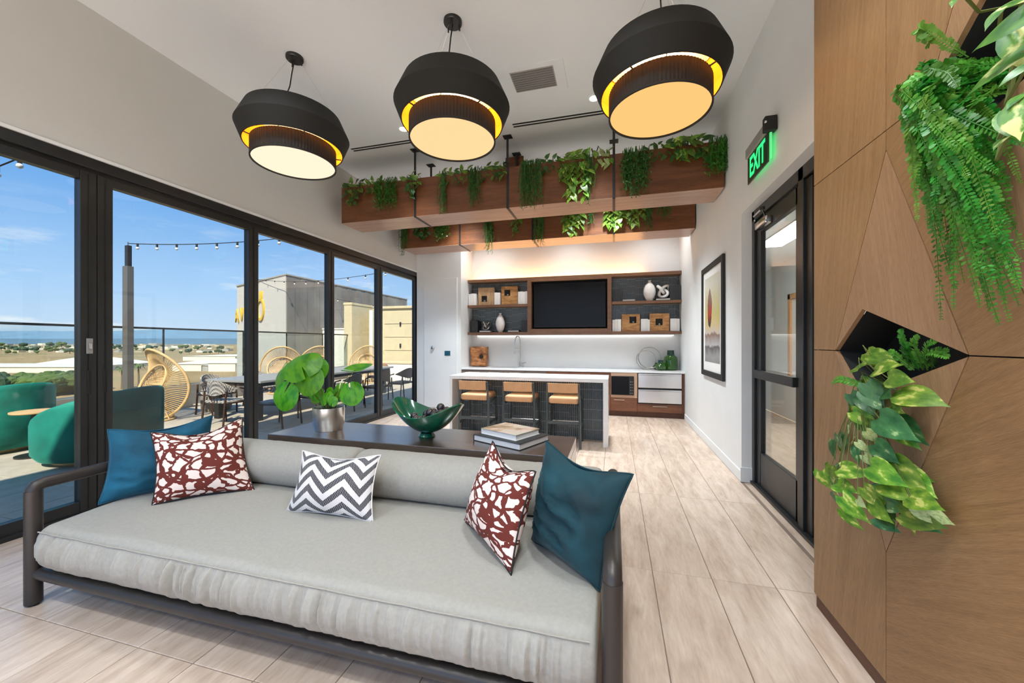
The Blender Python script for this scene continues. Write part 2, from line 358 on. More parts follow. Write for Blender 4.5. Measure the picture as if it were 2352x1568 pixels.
# flat print of the framed picture on the right wall (object coords: y across, z up)
m, t, b = pbsdf('abstract_print')
tc = N(t, 'ShaderNodeTexCoord'); sp = N(t, 'ShaderNodeSeparateXYZ')
nz = N(t, 'ShaderNodeTexNoise'); nz.inputs['Scale'].default_value = 5; nz.inputs['Detail'].default_value = 6
t.links.new(tc.outputs['UV'], nz.inputs['Vector'])
sc = N(t, 'ShaderNodeVectorMath', operation='SCALE'); sc.inputs['Scale'].default_value = .16
t.links.new(nz.outputs['Color'], sc.inputs[0])
ad = N(t, 'ShaderNodeVectorMath', operation='ADD'); t.links.new(tc.outputs['UV'], ad.inputs[0]); t.links.new(sc.outputs[0], ad.inputs[1])
t.links.new(ad.outputs[0], sp.inputs[0])
r = ramp(t, [(0, s2l(120, 118, 116)), (.16, s2l(150, 150, 150)), (.25, s2l(70, 66, 66)), (.27, s2l(172, 172, 174)), (.40, s2l(120, 86, 66)), (.43, s2l(196, 186, 178)), (.50, s2l(206, 186, 140)), (.62, s2l(196, 186, 120)), (.85, s2l(206, 200, 168)), (1, s2l(216, 214, 200))])
t.links.new(sp.outputs[1], r.inputs[0])
# red-grey blob in the middle-left
vd = N(t, 'ShaderNodeVectorMath', operation='SUBTRACT'); t.links.new(ad.outputs[0], vd.inputs[0]); vd.inputs[1].default_value = (.42, .72, .08)
vs = N(t, 'ShaderNodeVectorMath', operation='MULTIPLY'); t.links.new(vd.outputs[0], vs.inputs[0]); vs.inputs[1].default_value = (1.6, 1, 0)
ln = N(t, 'ShaderNodeVectorMath', operation='LENGTH'); t.links.new(vs.outputs[0], ln.inputs[0])
lt = mth(t, 'LESS_THAN', ln.outputs['Value'], .22)
r2 = ramp(t, [(.48, s2l(60, 40, 40)), (.56, s2l(50, 38, 40)), (.66, s2l(176, 66, 56)), (.8, s2l(140, 104, 92)), (1, s2l(150, 130, 120))]); t.links.new(sp.outputs[1], r2.inputs[0])
mc = N(t, 'ShaderNodeMixRGB'); t.links.new(lt, mc.inputs[0]); t.links.new(r.outputs[0], mc.inputs[1]); t.links.new(r2.outputs[0], mc.inputs[2])
t.links.new(mc.outputs[0], b.inputs['Base Color']); b.inputs['Roughness'].default_value = .35
M['print'] = m
m, t, b = pbsdf('magazine_cover')
tc = N(t, 'ShaderNodeTexCoord'); nz = N(t, 'ShaderNodeTexNoise'); nz.inputs['Scale'].default_value = 9; nz.inputs['Detail'].default_value = 5
t.links.new(tc.outputs['Object'], nz.inputs['Vector'])
r = ramp(t, [(.32, s2l(120, 100, 76)), (.45, s2l(196, 170, 136)), (.56, s2l(224, 200, 190)), (.7, s2l(204, 204, 180))]); t.links.new(nz.outputs['Fac'], r.inputs[0]); t.links.new(r.outputs[0], b.inputs['Base Color']); b.inputs['Roughness'].default_value = .35
M['cover'] = m

# ------------------------------------------------------------------ object helpers
def world_of(o):
    w = o.matrix_parent_inverse @ o.matrix_basis if o.parent else o.matrix_basis.copy()
    return world_of(o.parent) @ w if o.parent else w
def tag(o, label=None, cat=None, group=None, kind=None):
    if label: o['label'] = label
    if cat: o['category'] = cat
    if group: o['group'] = group
    if kind: o['kind'] = kind
    return o
def thing(name, label, cat=None, loc=(0, 0, 0), rz=0, group=None, kind=None):
    o = bpy.data.objects.new(name, None); COL.objects.link(o)
    o.empty_display_size = .1
    o.location = loc; o.rotation_euler = (0, 0, rz)
    o.matrix_basis = Matrix.Translation(loc) @ Matrix.Rotation(rz, 4, 'Z')
    return tag(o, label, cat, group, kind)
def link(name, me, parent=None, local=False):
    o = bpy.data.objects.new(name, me); COL.objects.link(o)
    if parent:
        o.parent = parent
        if not local: o.matrix_parent_inverse = world_of(parent).inverted()
    return o
class MB:
    """collects geometry for ONE mesh object"""
    def __init__(s): s.v = []; s.f = []; s.uv = {}
    def add(s, vs, fs):
        n = len(s.v); s.v += [tuple(p) for p in vs]; s.f += [tuple(i + n for i in f) for f in fs]; return s
    def box(s, x0, x1, y0, y1, z0, z1):
        x0, x1 = sorted((x0, x1)); y0, y1 = sorted((y0, y1)); z0, z1 = sorted((z0, z1))
        return s.add([(x0, y0, z0), (x1, y0, z0), (x1, y1, z0), (x0, y1, z0), (x0, y0, z1), (x1, y0, z1), (x1, y1, z1), (x0, y1, z1)],
                     [(0, 3, 2, 1), (4, 5, 6, 7), (0, 1, 5, 4), (1, 2, 6, 5), (2, 3, 7, 6), (3, 0, 4, 7)])
    def rbox(s, x0, x1, y0, y1, z0, z1, r=.005, seg=2):
        x0, x1 = sorted((x0, x1)); y0, y1 = sorted((y0, y1)); z0, z1 = sorted((z0, z1))
        bm = bmesh.new(); bmesh.ops.create_cube(bm, size=1)
        for v in bm.verts:
            v.co = ((x0 + x1) / 2 + v.co.x * (x1 - x0), (y0 + y1) / 2 + v.co.y * (y1 - y0), (z0 + z1) / 2 + v.co.z * (z1 - z0))
        bmesh.ops.bevel(bm, geom=bm.edges[:], offset=min(r, .49 * min(x1 - x0, y1 - y0, z1 - z0)), segments=seg, profile=.5, affect='EDGES')
        bm.verts.index_update()
        s.add([v.co[:] for v in bm.verts], [[v.index for v in f.verts] for f in bm.faces]); bm.free(); return s
    def tube(s, pts, r, n=8, caps=True, closed=False, sx=1.0):
        pts = [Vector(p) for p in pts]; m = len(pts); rr = r if isinstance(r, (list, tuple)) else [r] * m
        up = None; rings = []
        for i, p in enumerate(pts):
            a = pts[(i - 1) % m] if (closed or i > 0) else p; c = pts[(i + 1) % m] if (closed or i < m - 1) else p
            d = (c - a)
            if d.length < 1e-9: d = Vector((0, 0, 1))
            d.normalize()
            if up is None:
                up = Vector((0, 0, 1)) if abs(d.z) < .9 else Vector((1, 0, 0))
            side = d.cross(up)
            if side.length < 1e-6: side = d.cross(Vector((0, 1, 0)))
            side.normalize(); up = side.cross(d).normalized()
            rings.append([p + (side * math.cos(2 * PI * k / n) * sx + up * math.sin(2 * PI * k / n)) * rr[i] for k in range(n)])
        vs = [q for ring in rings for q in ring]; fs = []
        for i in range(m if closed else m - 1):
            j = (i + 1) % m
            for k in range(n):
                fs.append((i * n + k, i * n + (k + 1) % n, j * n + (k + 1) % n, j * n + k))
        if caps and not closed:
            fs.append(tuple(reversed(range(n)))); fs.append(tuple((m - 1) * n + k for k in range(n)))
        return s.add(vs, fs)
    def lathe(s, prof, n=32, c=(0, 0, 0), closed=False, rfun=None):
        vs = []; fs = []; m = len(prof)
        for k in range(n):
            a = 2 * PI * k / n; f = rfun(k) if rfun else 1
            for (r, z) in prof: vs.append((c[0] + r * f * math.cos(a), c[1] + r * f * math.sin(a), c[2] + z))
        for k in range(n):
            q = (k + 1) % n
            for i in range(m if closed else m - 1):
                j = (i + 1) % m
                fs.append((k * m + i, q * m + i, q * m + j, k * m + j))
        return s.add(vs, fs)
    def disc(s, c, r, n=24, up=True):
        vs = [(c[0] + r * math.cos(2 * PI * k / n), c[1] + r * math.sin(2 * PI * k / n), c[2]) for k in range(n)]
        f = tuple(range(n)); return s.add(vs, [f if up else tuple(reversed(f))])
    def ball(s, c, r, nu=14, nv=9, sc=(1, 1, 1)):
        prof = [(max(1e-4, r * math.sin(PI * i / nv)), -r * math.cos(PI * i / nv)) for i in range(nv + 1)]
        b = MB().lathe(prof, nu); return s.add([(c[0] + p[0] * sc[0], c[1] + p[1] * sc[1], c[2] + p[2] * sc[2]) for p in b.v], b.f)
    def poly(s, pts, thick, nrm):
        """extruded polygon (pts counter to nrm order irrelevant)"""
        n = len(pts); nrm = Vector(nrm); a = [Vector(p) for p in pts]; c = [p + nrm * thick for p in a]
        return s.add(a + c, [tuple(range(n))[::-1], tuple(range(n, 2 * n))] + [(i, (i + 1) % n, n + (i + 1) % n, n + i) for i in range(n)])
    def xform(s, mtx):
        s.v = [tuple(mtx @ Vector(p)) for p in s.v]; return s
    def mesh(s, name, mat_, smooth=False, recalc=True):
        me = bpy.data.meshes.new(name); me.from_pydata(s.v, [], s.f)
        if recalc:
            bm = bmesh.new(); bm.from_mesh(me); bmesh.ops.recalc_face_normals(bm, faces=bm.faces[:]); bm.to_mesh(me); bm.free()
        if mat_: me.materials.append(M[mat_] if isinstance(mat_, str) else mat_)
        if smooth:
            me.polygons.foreach_set('use_smooth', [True] * len(me.polygons))
            if smooth != 'all':
                try: me.set_sharp_from_angle(angle=math.radians(smooth if smooth is not True else 40))
                except Exception: pass
        me.update(); return me
    def build(s, name, mat_, parent=None, smooth=False, local=False):
        return link(name, s.mesh(name, mat_, smooth), parent, local)
def copy_tree(o, parent=None):
    c = o.copy(); COL.objects.link(c); c.parent = parent
    if parent: c.matrix_parent_inverse = o.matrix_parent_inverse.copy()
    for ch in [x for x in o.children]: copy_tree(ch, c)
    return c
def place(o, loc, rz=0, s=1):
    o.matrix_basis = Matrix.Translation(loc) @ Matrix.Rotation(rz, 4, 'Z') @ Matrix.Scale(s, 4); return o
def struct(name, mb, mat_, label, parent=None):
    o = mb.build(name, mat_, parent)
    if not parent: tag(o, label, None, None, 'structure')
    return o
# unproject helper: a pixel of the 2352x1568 frame on a plane -> world point (used only to take measurements)
CF = Vector((-math.sin(YAW), math.cos(YAW), 0)); CR = Vector((math.cos(YAW), math.sin(YAW), 0))
def px(u, v, ax, val):
    d = CF + CR * ((u - 1176) / 875) + Vector((0, 0, (785 - v) / 875)); c = Vector((0, 0, 1.46)); i = 'xyz'.index(ax)
    return c + d * ((val - c[i]) / d[i])

# ------------------------------------------------------------------ room shell
XL, XR, YB, YF, ZC = -4.28, 1.29, 8.42, -3.2, 4.28
floor = struct('floor', MB().box(XL, XR + .02, YF, YB, -.12, -.006), 'grout', 'pale wood-look plank tile floor of the lounge')
pm = MB().rbox(0, .3475 - .004, 0, 1.29 - .004, -.03, 0, .002, 1).mesh('plank', 'plank')
xj = -2.889 - 4 * .3475
x = xj
while x < XR - .01:
    yj = 1.30 - 4 * 1.29
    while yj < YB:
        x0, x1 = max(x, XL), min(x + .3435, XR); y0, y1 = max(yj, YF), min(yj + 1.286, YB)
        if x1 - x0 > .03 and y1 - y0 > .03:
            if x1 - x0 > .34 and y1 - y0 > 1.28: o = link('plank', pm, floor); o.location = (x, yj, 0)
            else:
                o = MB().rbox(0, x1 - x0, 0, y1 - y0, -.03, 0, .002, 1).build('plank', 'plank', floor); o.location = (x0, y0, 0)
        yj += 1.29
    x += .3475
struct('ceiling', MB().box(XL - .25, XR + .25, YF - .1, YB + .2, ZC, ZC + .22), 'ceil', 'plain off-white ceiling over the lounge')
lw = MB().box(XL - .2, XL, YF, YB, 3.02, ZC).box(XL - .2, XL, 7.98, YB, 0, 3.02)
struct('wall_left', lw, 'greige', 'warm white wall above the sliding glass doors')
struct('wall_back', MB().box(XL - .2, XR + .2, YB, YB + .2, 0, ZC), 'white', 'white back wall of the kitchenette niche')
struct('wall_right', MB().box(XR, XR + .22, 4.47, YB, 0, ZC).box(XR, XR + .22, 2.3, 4.47, 2.80, ZC).box(XR, XR + .22, YF, 2.3, 0, ZC), 'white', 'white right wall around the recessed glass door')
struct('wall_front', MB().box(XL - .2, XR + .2, YF - .18, YF, 3.7, ZC).box(XL - .2, XL + .2, YF - .18, YF, 0, 3.7).box(XR - .2, XR + .2, YF - .18, YF, 0, 3.7), 'white', 'unseen white wall behind the viewer with a wide opening added for daylight')  # unseen wall; its opening is shaped to let sun and sky light in
# pantry block on the left of the niche with its flush door
struct('wall_pantry', MB().box(XL, -3.215, 7.72, YB, 0, ZC), 'white', 'white pantry block left of the kitchenette')
d1 = thing('door_1', 'flush white pantry door with a chrome knob', kind='structure', loc=(-3.7, 7.7, 0))
MB().rbox(-4.09, -3.30, 7.70, 7.722, .01, 2.86, .004).build('door_leaf', 'white', d1)
kb = MB().lathe([(.001, .06), (.03, .055), (.042, .035), (.036, .015), (.022, .012), (.022, 0), (.001, 0)], 24)
kb.xform(Matrix.Translation((-3.87, 7.70, 1.335)) @ Matrix.Rotation(PI / 2, 4, 'X')); kb.build('knob', 'chrome', d1, True)
cr = thing('card_reader', 'small teal wall plate beside the chrome door knob', 'wall plate', (-3.52, 7.7, 1.2))
MB().rbox(-3.59, -3.455, 7.69, 7.701, 1.16, 1.265, .004).build('plate', 'tealplate', cr)
MB().rbox(-3.56, -3.485, 7.687, 7.691, 1.20, 1.225, .001).build('screen', 'tealplate', cr)
# trim along the header and baseboards
struct('trim_1', MB().box(XL, XL + .012, YF, 7.98, 3.02, 3.045), 'white', 'thin white trim line over the glass doors')
struct('baseboard_right', MB().box(XR - .012, XR, 4.47, 7.74, 0, .11), 'white', 'white baseboard along the right wall')
struct('baseboard_jamb', MB().box(XR - .012, 1.40, 4.458, 4.47, 0, .15), 'white', 'white baseboard block at the door reveal')

# ------------------------------------------------------------------ sliding glass wall
w1 = thing('window_1', 'black framed sliding glass wall to the roof terrace', kind='structure', loc=(XL - .05, 3, 0))
MB().rbox(XL - .14, XL - .005, YF, 7.98, 2.93, 3.02, .004).box(XL - .11, XL - .04, YF, 7.98, 2.88, 2.93).build('header', 'black', w1)
MB().rbox(XL - .16, XL - .002, YF, 7.98, -.02, .035, .004).build('sill_track', 'black', w1)
st = [(-1.98, .16), (-.62, .16), (.76, .16), (2.14, .105), (2.25, .105), (3.66, .13), (5.0, .13), (6.28, .16), (7.68, .29)]
for y, w in st:
    o = MB().rbox(XL - .10, XL - .02, y, y + w, .03, 2.90, .004).build('stile', 'black', w1)
    if w < .2: MB().box(XL - .104, XL - .012, y + w * .48, y + w * .52, .05, 2.88).build('seal', 'matblack', o)
prev = None
edges = [(-1.98 + .16, -.62), (-.62 + .16, .76), (.92, 2.14), (2.355, 3.66), (3.79, 5.0), (5.13, 6.28), (6.44, 7.68)]
for a, c in edges:
    MB().rbox(XL - .095, XL - .025, a, c, .03, .125, .003).build('bottom_rail', 'black', w1)
    MB().rbox(XL - .095, XL - .025, a, c, 2.83, 2.90, .003).build('top_rail', 'black', w1)
    MB().box(XL - .064, XL - .056, a - .01, c + .01, .12, 2.84).build('pane', 'glass', w1)
lk = MB().rbox(XL - .02, XL - .008, 2.175, 2.215, 1.36, 1.49, .003).build('latch_plate', 'hgrey', w1)
MB().rbox(XL - .012, XL + .004, 2.187, 2.205, 1.40, 1.45, .004).build('thumb_turn', 'steel', lk)
for y in (2.195, 2.30): MB().rbox(XL - .022, XL - .014, y - .012, y + .012, 1.02, 1.22, .004).build('flush_pull', 'matblack', w1)

# ------------------------------------------------------------------ glass door on the right with corridor behind
d2 = thing('door_2', 'black framed glass exit door with a closer arm', kind='structure', loc=(1.42, 3.9, 0))
fx0, fx1 = 1.385, 1.47
MB().rbox(fx0, fx1, 4.40, 4.47, 0, 2.80, .003).build('jamb', 'black', d2)
MB().rbox(fx0, fx1, 3.36, 3.44, 0, 2.80, .003).build('jamb', 'black', d2)
MB().rbox(fx0, fx1, 2.3, 4.47, 2.70, 2.80, .003).build('head', 'black', d2)
MB().rbox(fx0 - .02, fx1, 2.3, 4.47, 0, .025, .003).build('threshold', 'dkmetal', d2)
lf = MB().rbox(1.405, 1.45, 4.28, 4.395, .03, 2.69, .003).rbox(1.405, 1.45, 3.445, 3.53, .03, 2.69, .003).rbox(1.405, 1.45, 3.5, 4.3, 2.55, 2.69, .003).rbox(1.405, 1.45, 3.5, 4.3, .03, .36, .003).build('leaf_frame', 'black', d2)
MB().rbox(1.36, 1.41, 3.48, 4.36, 1.10, 1.18, .005).build('push_bar', 'dkmetal', d2)
MB().box(1.424, 1.430, 3.52, 4.29, .35, 2.56).build('pane', 'clear', d2)
MB().rbox(1.405, 1.45, 2.3, 2.40, .03, 2.69, .003).rbox(1.405, 1.45, 3.27, 3.36, .03, 2.69, .003).build('side_stile', 'black', d2)
MB().box(1.424, 1.430, 2.4, 3.27, .03, 2.69).build('side_pane', 'clear', d2)
cl = thing('door_closer', 'silver door closer with folded arm over the glass door', 'door closer', (1.38, 4.1, 2.6))
MB().rbox(1.345, 1.405, 3.99, 4.27, 2.56, 2.63, .012).build('body', 'steel', cl, True)
MB().tube([(1.37, 4.06, 2.64), (1.30, 3.92, 2.67), (1.37, 4.36, 2.73)], .009, 8).build('arm', 'steel', cl, True)
MB().lathe([(.001, 0), (.02, 0), (.02, .03), (.001, .03)], 16, (1.30, 3.92, 2.655)).build('pivot', 'dkmetal', cl, True)
for k, (xx, yy) in enumerate(((1.39, 4.33), (1.37, 4.0))):
    MB().ball((xx - .02, yy, 2.58 + .1 * (k == 0)), .012, 10, 6).build('screw', 'chrome', cl, True)
# corridor shell
struct('wall_corridor', MB().box(3.2, 3.3, .5, 11.0, 0, 3.0).box(1.51, 3.2, 10.9, 11.0, 0, 3.0).box(1.51, 1.6, 8.6, 10.9, 0, 3.0).box(1.51, 3.2, .5, .6, 0, 3.0), 'white', 'white corridor wall seen through the glass door')
struct('floor_corridor', MB().box(1.31, 3.2, .6, 10.9, -.1, -.005), 'plank', 'pale corridor floor beyond the glass door')
struct('ceiling_corridor', MB().box(1.51, 3.2, .6, 10.9, 3.0, 3.1), 'ceil', 'white corridor ceiling beyond the glass door')
pf = thing('wooden_frame_panel', 'wooden framed panel on the corridor wall behind the glass door', 'framed panel', (3.18, 7.9, 1))
yy0, yy1 = 7.45, 8.25
MB().rbox(3.15, 3.198, yy0, yy0 + .16, .7, 2.35, .004).build('side_rail', 'leather', pf)
MB().rbox(3.15, 3.198, yy1 - .1, yy1, .7, 2.35, .004).build('side_rail', 'leather', pf)
MB().rbox(3.15, 3.198, yy0, yy1, 2.25, 2.35, .004).build('top_rail', 'leather', pf)
MB().box(3.185, 3.198, yy0, yy1, .7, 2.3).build('backing', 'paper', pf)

# ------------------------------------------------------------------ walnut feature wall with kite niches
WX = 1.07
fw = thing('wall_feature', 'walnut panelled feature wall with two kite-shaped planting niches', kind='structure', loc=(WX, 1, 0))
Lf, cc, z1, z2 = 2.47, 1.891, 1.417, 2.32
By, Cy, Ty, Uy = 2.258, 1.516, 2.24, .605
A1, D1 = (2.043, 1.604), (2.055, 1.215)
B2, C2, A2, D2 = (1.68, 2.32), (.94, 2.32), (1.465, 2.507), (1.47, 2.13)
T2, U2 = (1.31, 3.14), (1.31, 1.50)
E0 = -1.2
panels = [
    ([(Lf, .075), (cc, .075), (cc, Uy), (By, z1), (Lf, z1)], 'panelV'),
    ([(Lf, z1), (By, z1), (cc, Ty), (cc, z2), (Lf, z2)], 'panelV'),
    ([(Lf, z2), (cc, z2), (cc, ZC - .01), (Lf, ZC - .01)], 'panelV'),
    ([(By, z1), A1, (Cy, z1), (cc, Ty)], 'panelT'),
    ([(By, z1), (cc, Uy), (Cy, z1), D1], 'panelT'),
    ([(cc, .075), (E0, .075), (E0, z1), (Cy, z1), (cc, Uy)], 'panelD'),
    ([(cc, Ty), (cc, z2), B2, U2, C2, (E0, z2), (E0, z1), (Cy, z1)], 'panelD'),
    ([(cc, z2), (cc, ZC - .01), (E0, ZC - .01), (E0, z2), C2, T2, B2], 'panelV'),
    ([B2, A2, C2, T2], 'panelT'),
    ([B2, U2, C2, D2], 'panelT')]
def inset(poly, d):
    n = len(poly); P_ = [Vector((p[0], p[1])) for p in poly]
    ar = sum(P_[i].x * P_[(i + 1) % n].y - P_[(i + 1) % n].x * P_[i].y for i in range(n))
    sg = 1 if ar > 0 else -1; out = []
    for i in range(n):
        a, b_, c = P_[i - 1], P_[i], P_[(i + 1) % n]
        e1 = (b_ - a).normalized(); e2 = (c - b_).normalized()
        n1 = Vector((-e1.y, e1.x)) * sg; n2 = Vector((-e2.y, e2.x)) * sg
        k = max(.25, 1 + n1.dot(n2)); out.append(b_ + (n1 + n2) * (d / k))
    return out
for poly, mm in panels:
    q = inset(poly, .0022)
    MB().poly([(WX, p.x, p.y) for p in q], .018, (1, 0, 0)).build('panel', mm, fw)
def kite_ok(y, z, K):
    ins = False; n = len(K)
    for i in range(n):
        (ya, za), (yb, zb) = K[i], K[(i + 1) % n]
        if (za > z) != (zb > z) and y < (yb - ya) * (z - za) / (zb - za) + ya: ins = not ins
    return ins
K1 = [(By, z1), A1, (Cy, z1), D1]; K2 = [B2, A2, C2, D2]
# backing behind the panels, as strips that leave the two niches open, and dark niche boxes
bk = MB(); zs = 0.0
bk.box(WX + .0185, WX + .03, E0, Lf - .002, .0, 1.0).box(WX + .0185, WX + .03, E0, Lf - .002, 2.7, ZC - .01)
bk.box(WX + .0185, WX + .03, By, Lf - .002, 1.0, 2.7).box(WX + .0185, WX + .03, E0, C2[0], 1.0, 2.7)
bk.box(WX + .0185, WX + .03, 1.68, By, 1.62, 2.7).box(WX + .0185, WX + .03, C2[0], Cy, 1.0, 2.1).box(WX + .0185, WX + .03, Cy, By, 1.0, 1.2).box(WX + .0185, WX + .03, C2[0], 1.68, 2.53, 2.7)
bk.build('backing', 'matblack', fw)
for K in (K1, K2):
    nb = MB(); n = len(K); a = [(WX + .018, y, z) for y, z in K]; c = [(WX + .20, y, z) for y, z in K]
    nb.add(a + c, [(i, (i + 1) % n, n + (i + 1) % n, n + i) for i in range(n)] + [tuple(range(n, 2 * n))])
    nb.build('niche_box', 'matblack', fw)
MB().box(WX + .015, XR, Lf - .02, Lf, 0, ZC - .01).build('end_panel', 'panelV', fw)
MB().rbox(WX + .012, WX + .03, E0, Lf, 0, .072, .002).build('plinth', 'basebrown', fw)

# ------------------------------------------------------------------ framed print on the right wall
ar = thing('framed_print', 'tall framed abstract print on the white wall beside the glass door', 'picture', (XR, 5.65, 1))
y0, y1, z0, z1_ = 5.06, 6.2, .985, 2.52
MB().rbox(XR - .035, XR - .003, y0, y0 + .075, z0, z1_, .004).rbox(XR - .035, XR - .003, y1 - .075, y1, z0, z1_, .004).rbox(XR - .035, XR - .003, y0 + .07, y1 - .07, z0, z0 + .075, .004).rbox(XR - .035, XR - .003, y0 + .07, y1 - .07, z1_ - .075, z1_, .004).build('frame', 'matblack', ar)
MB().box(XR - .018, XR - .012, y0 + .07, y1 - .07, z0 + .07, z1_ - .07).build('mat_board', 'paper', ar)
pr = MB(); pr.add([(XR - .0195, y1 - .17, z0 + .2), (XR - .0195, y0 + .17, z0 + .2), (XR - .0195, y0 + .17, z1_ - .17), (XR - .0195, y1 - .17, z1_ - .17)], [(0, 1, 2, 3)])
po = pr.build('print', 'print', ar)
uvl = po.data.uv_layers.new(name='UVMap')
for lp in po.data.loops:
    q = po.data.vertices[lp.vertex_index].co
    uvl.data[lp.index].uv = ((y1 - .17 - q.y) / (y1 - y0 - .34), (q.z - z0 - .2) / (z1_ - z0 - .37))

# ------------------------------------------------------------------ ceiling fittings
def slot(x0, x1, y, label):
    t_ = thing('linear_diffuser', label, 'air diffuser', ((x0 + x1) / 2, y, ZC), group='ceiling slot diffusers')
    MB().box(x0, x1, y - .05, y + .05, ZC - .004, ZC + .001).build('plate', 'ceil', t_)
    for dy in (-.028, .028): MB().box(x0 + .01, x1 - .01, y + dy - .014, y + dy + .014, ZC - .0065, ZC - .004).build('slot', 'matblack', t_)
slot(-3.72, -1.9, 4.80, 'twin slot air diffuser in the ceiling between left and middle pendants')
slot(-1.28, .55, 4.80, 'twin slot air diffuser in the ceiling behind the right pendant')
v = thing('air_vent', 'square ceiling air vent with grey grille between two pendants', 'air vent', (-.83, 4.0, ZC))
MB().rbox(-1.15, -.49, 3.78, 4.24, ZC - .006, ZC + .001, .002).build('frame', 'ceil', v)
MB().box(-1.06, -.60, 3.85, 4.17, ZC - .009, ZC - .006).build('grille', 'fieldg', v)
for k in range(9): MB().box(-1.05, -.61, 3.865 + k * .034, 3.885 + k * .034, ZC - .013, ZC - .009).build('louvre', mat('grille_grey', s2l(112, 110, 108), .6) if k == 0 else bpy.data.materials['grille_grey'], v)
M['dlemit'] = emissive('downlight_lens', (1, .93, .82), 5)
def downlight(x, y, label, e, cone=130, col=(.90, .97, 1.0)):
    t_ = thing('downlight', label, 'ceiling light', (x, y, ZC), group='recessed ceiling downlights')
    MB().lathe([(.075, -.001), (.078, -.006), (.06, -.010), (.052, -.004)], 24, (x, y, ZC)).build('trim_ring', 'ceil', t_, True)
    MB().disc((x, y, ZC - .004), .053, 20, False).build('lens', 'dlemit', t_)
    ld = bpy.data.lights.new('downlight_lamp', 'SPOT'); ld.energy = e * LAMP_SCALE; ld.spot_size = math.radians(cone); ld.spot_blend = 1; ld.shadow_soft_size = .12; ld.color = col
    lo = bpy.data.objects.new('lamp', ld); COL.objects.link(lo); lo.parent = t_; lo.location = (0, 0, -.15)
downlight(-2.69, 4.5, 'recessed ceiling downlight left of the middle pendant', 75, 84)
downlight(-.22, 4.5, 'recessed ceiling downlight beside the right pendant', 75, 84)
for i, (x, y) in enumerate(((-2.69, 2.0), (-.22, 2.0), (-2.69, -.4), (-.22, -.4), (-2.69, -2.3), (-.22, -2.3))):
    downlight(x, y, 'added fill downlight %s' % ('above the sofa at its window end', 'above the sofa at its walnut wall end', 'behind the viewer on the window side', 'behind the viewer on the walnut side', 'by the rear opening on the window side', 'by the rear opening on the walnut side')[i], 20 if i < 2 else 56)  # unseen downlights added to brighten the front of the room

for x, y, lb, e in ((.35, 1.15, 'added fill downlight in front of the upper wall niche', 42), (.35, -.9, 'added fill downlight beside the walnut wall behind the viewer', 56), (-2.69, 6.12, 'added fill downlight between the planters on the window side', 150), (-.22, 6.12, 'added fill downlight between the planters near the right wall', 150), (-2.69, 7.55, 'added fill downlight over the faucet', 32), (-.9, 7.55, 'added fill downlight before the television', 32), (.7, 7.55, 'added fill downlight over the green bottles', 26)):  # unseen downlights added to lift the dark back and the walnut side
    downlight(x, y, lb, e * (1.35 if y == 6.12 else 1), 100 if y == 6.12 else 130)
# ceiling light added to brighten the corridor
cd_ = thing('corridor_fill_light', 'flat ceiling light added to brighten the corridor behind the glass door', 'ceiling light', (2.4, 6.2, 3.0))
MB().rbox(2.2, 2.6, 5.4, 7.0, 2.985, 3.0, .004).build('frame', 'hgrey', cd_)
MB().box(2.22, 2.58, 5.42, 6.98, 2.981, 2.985).build('diffuser', emissive('corridor_fill_diffuser', (1, .94, .86), 20), cd_)
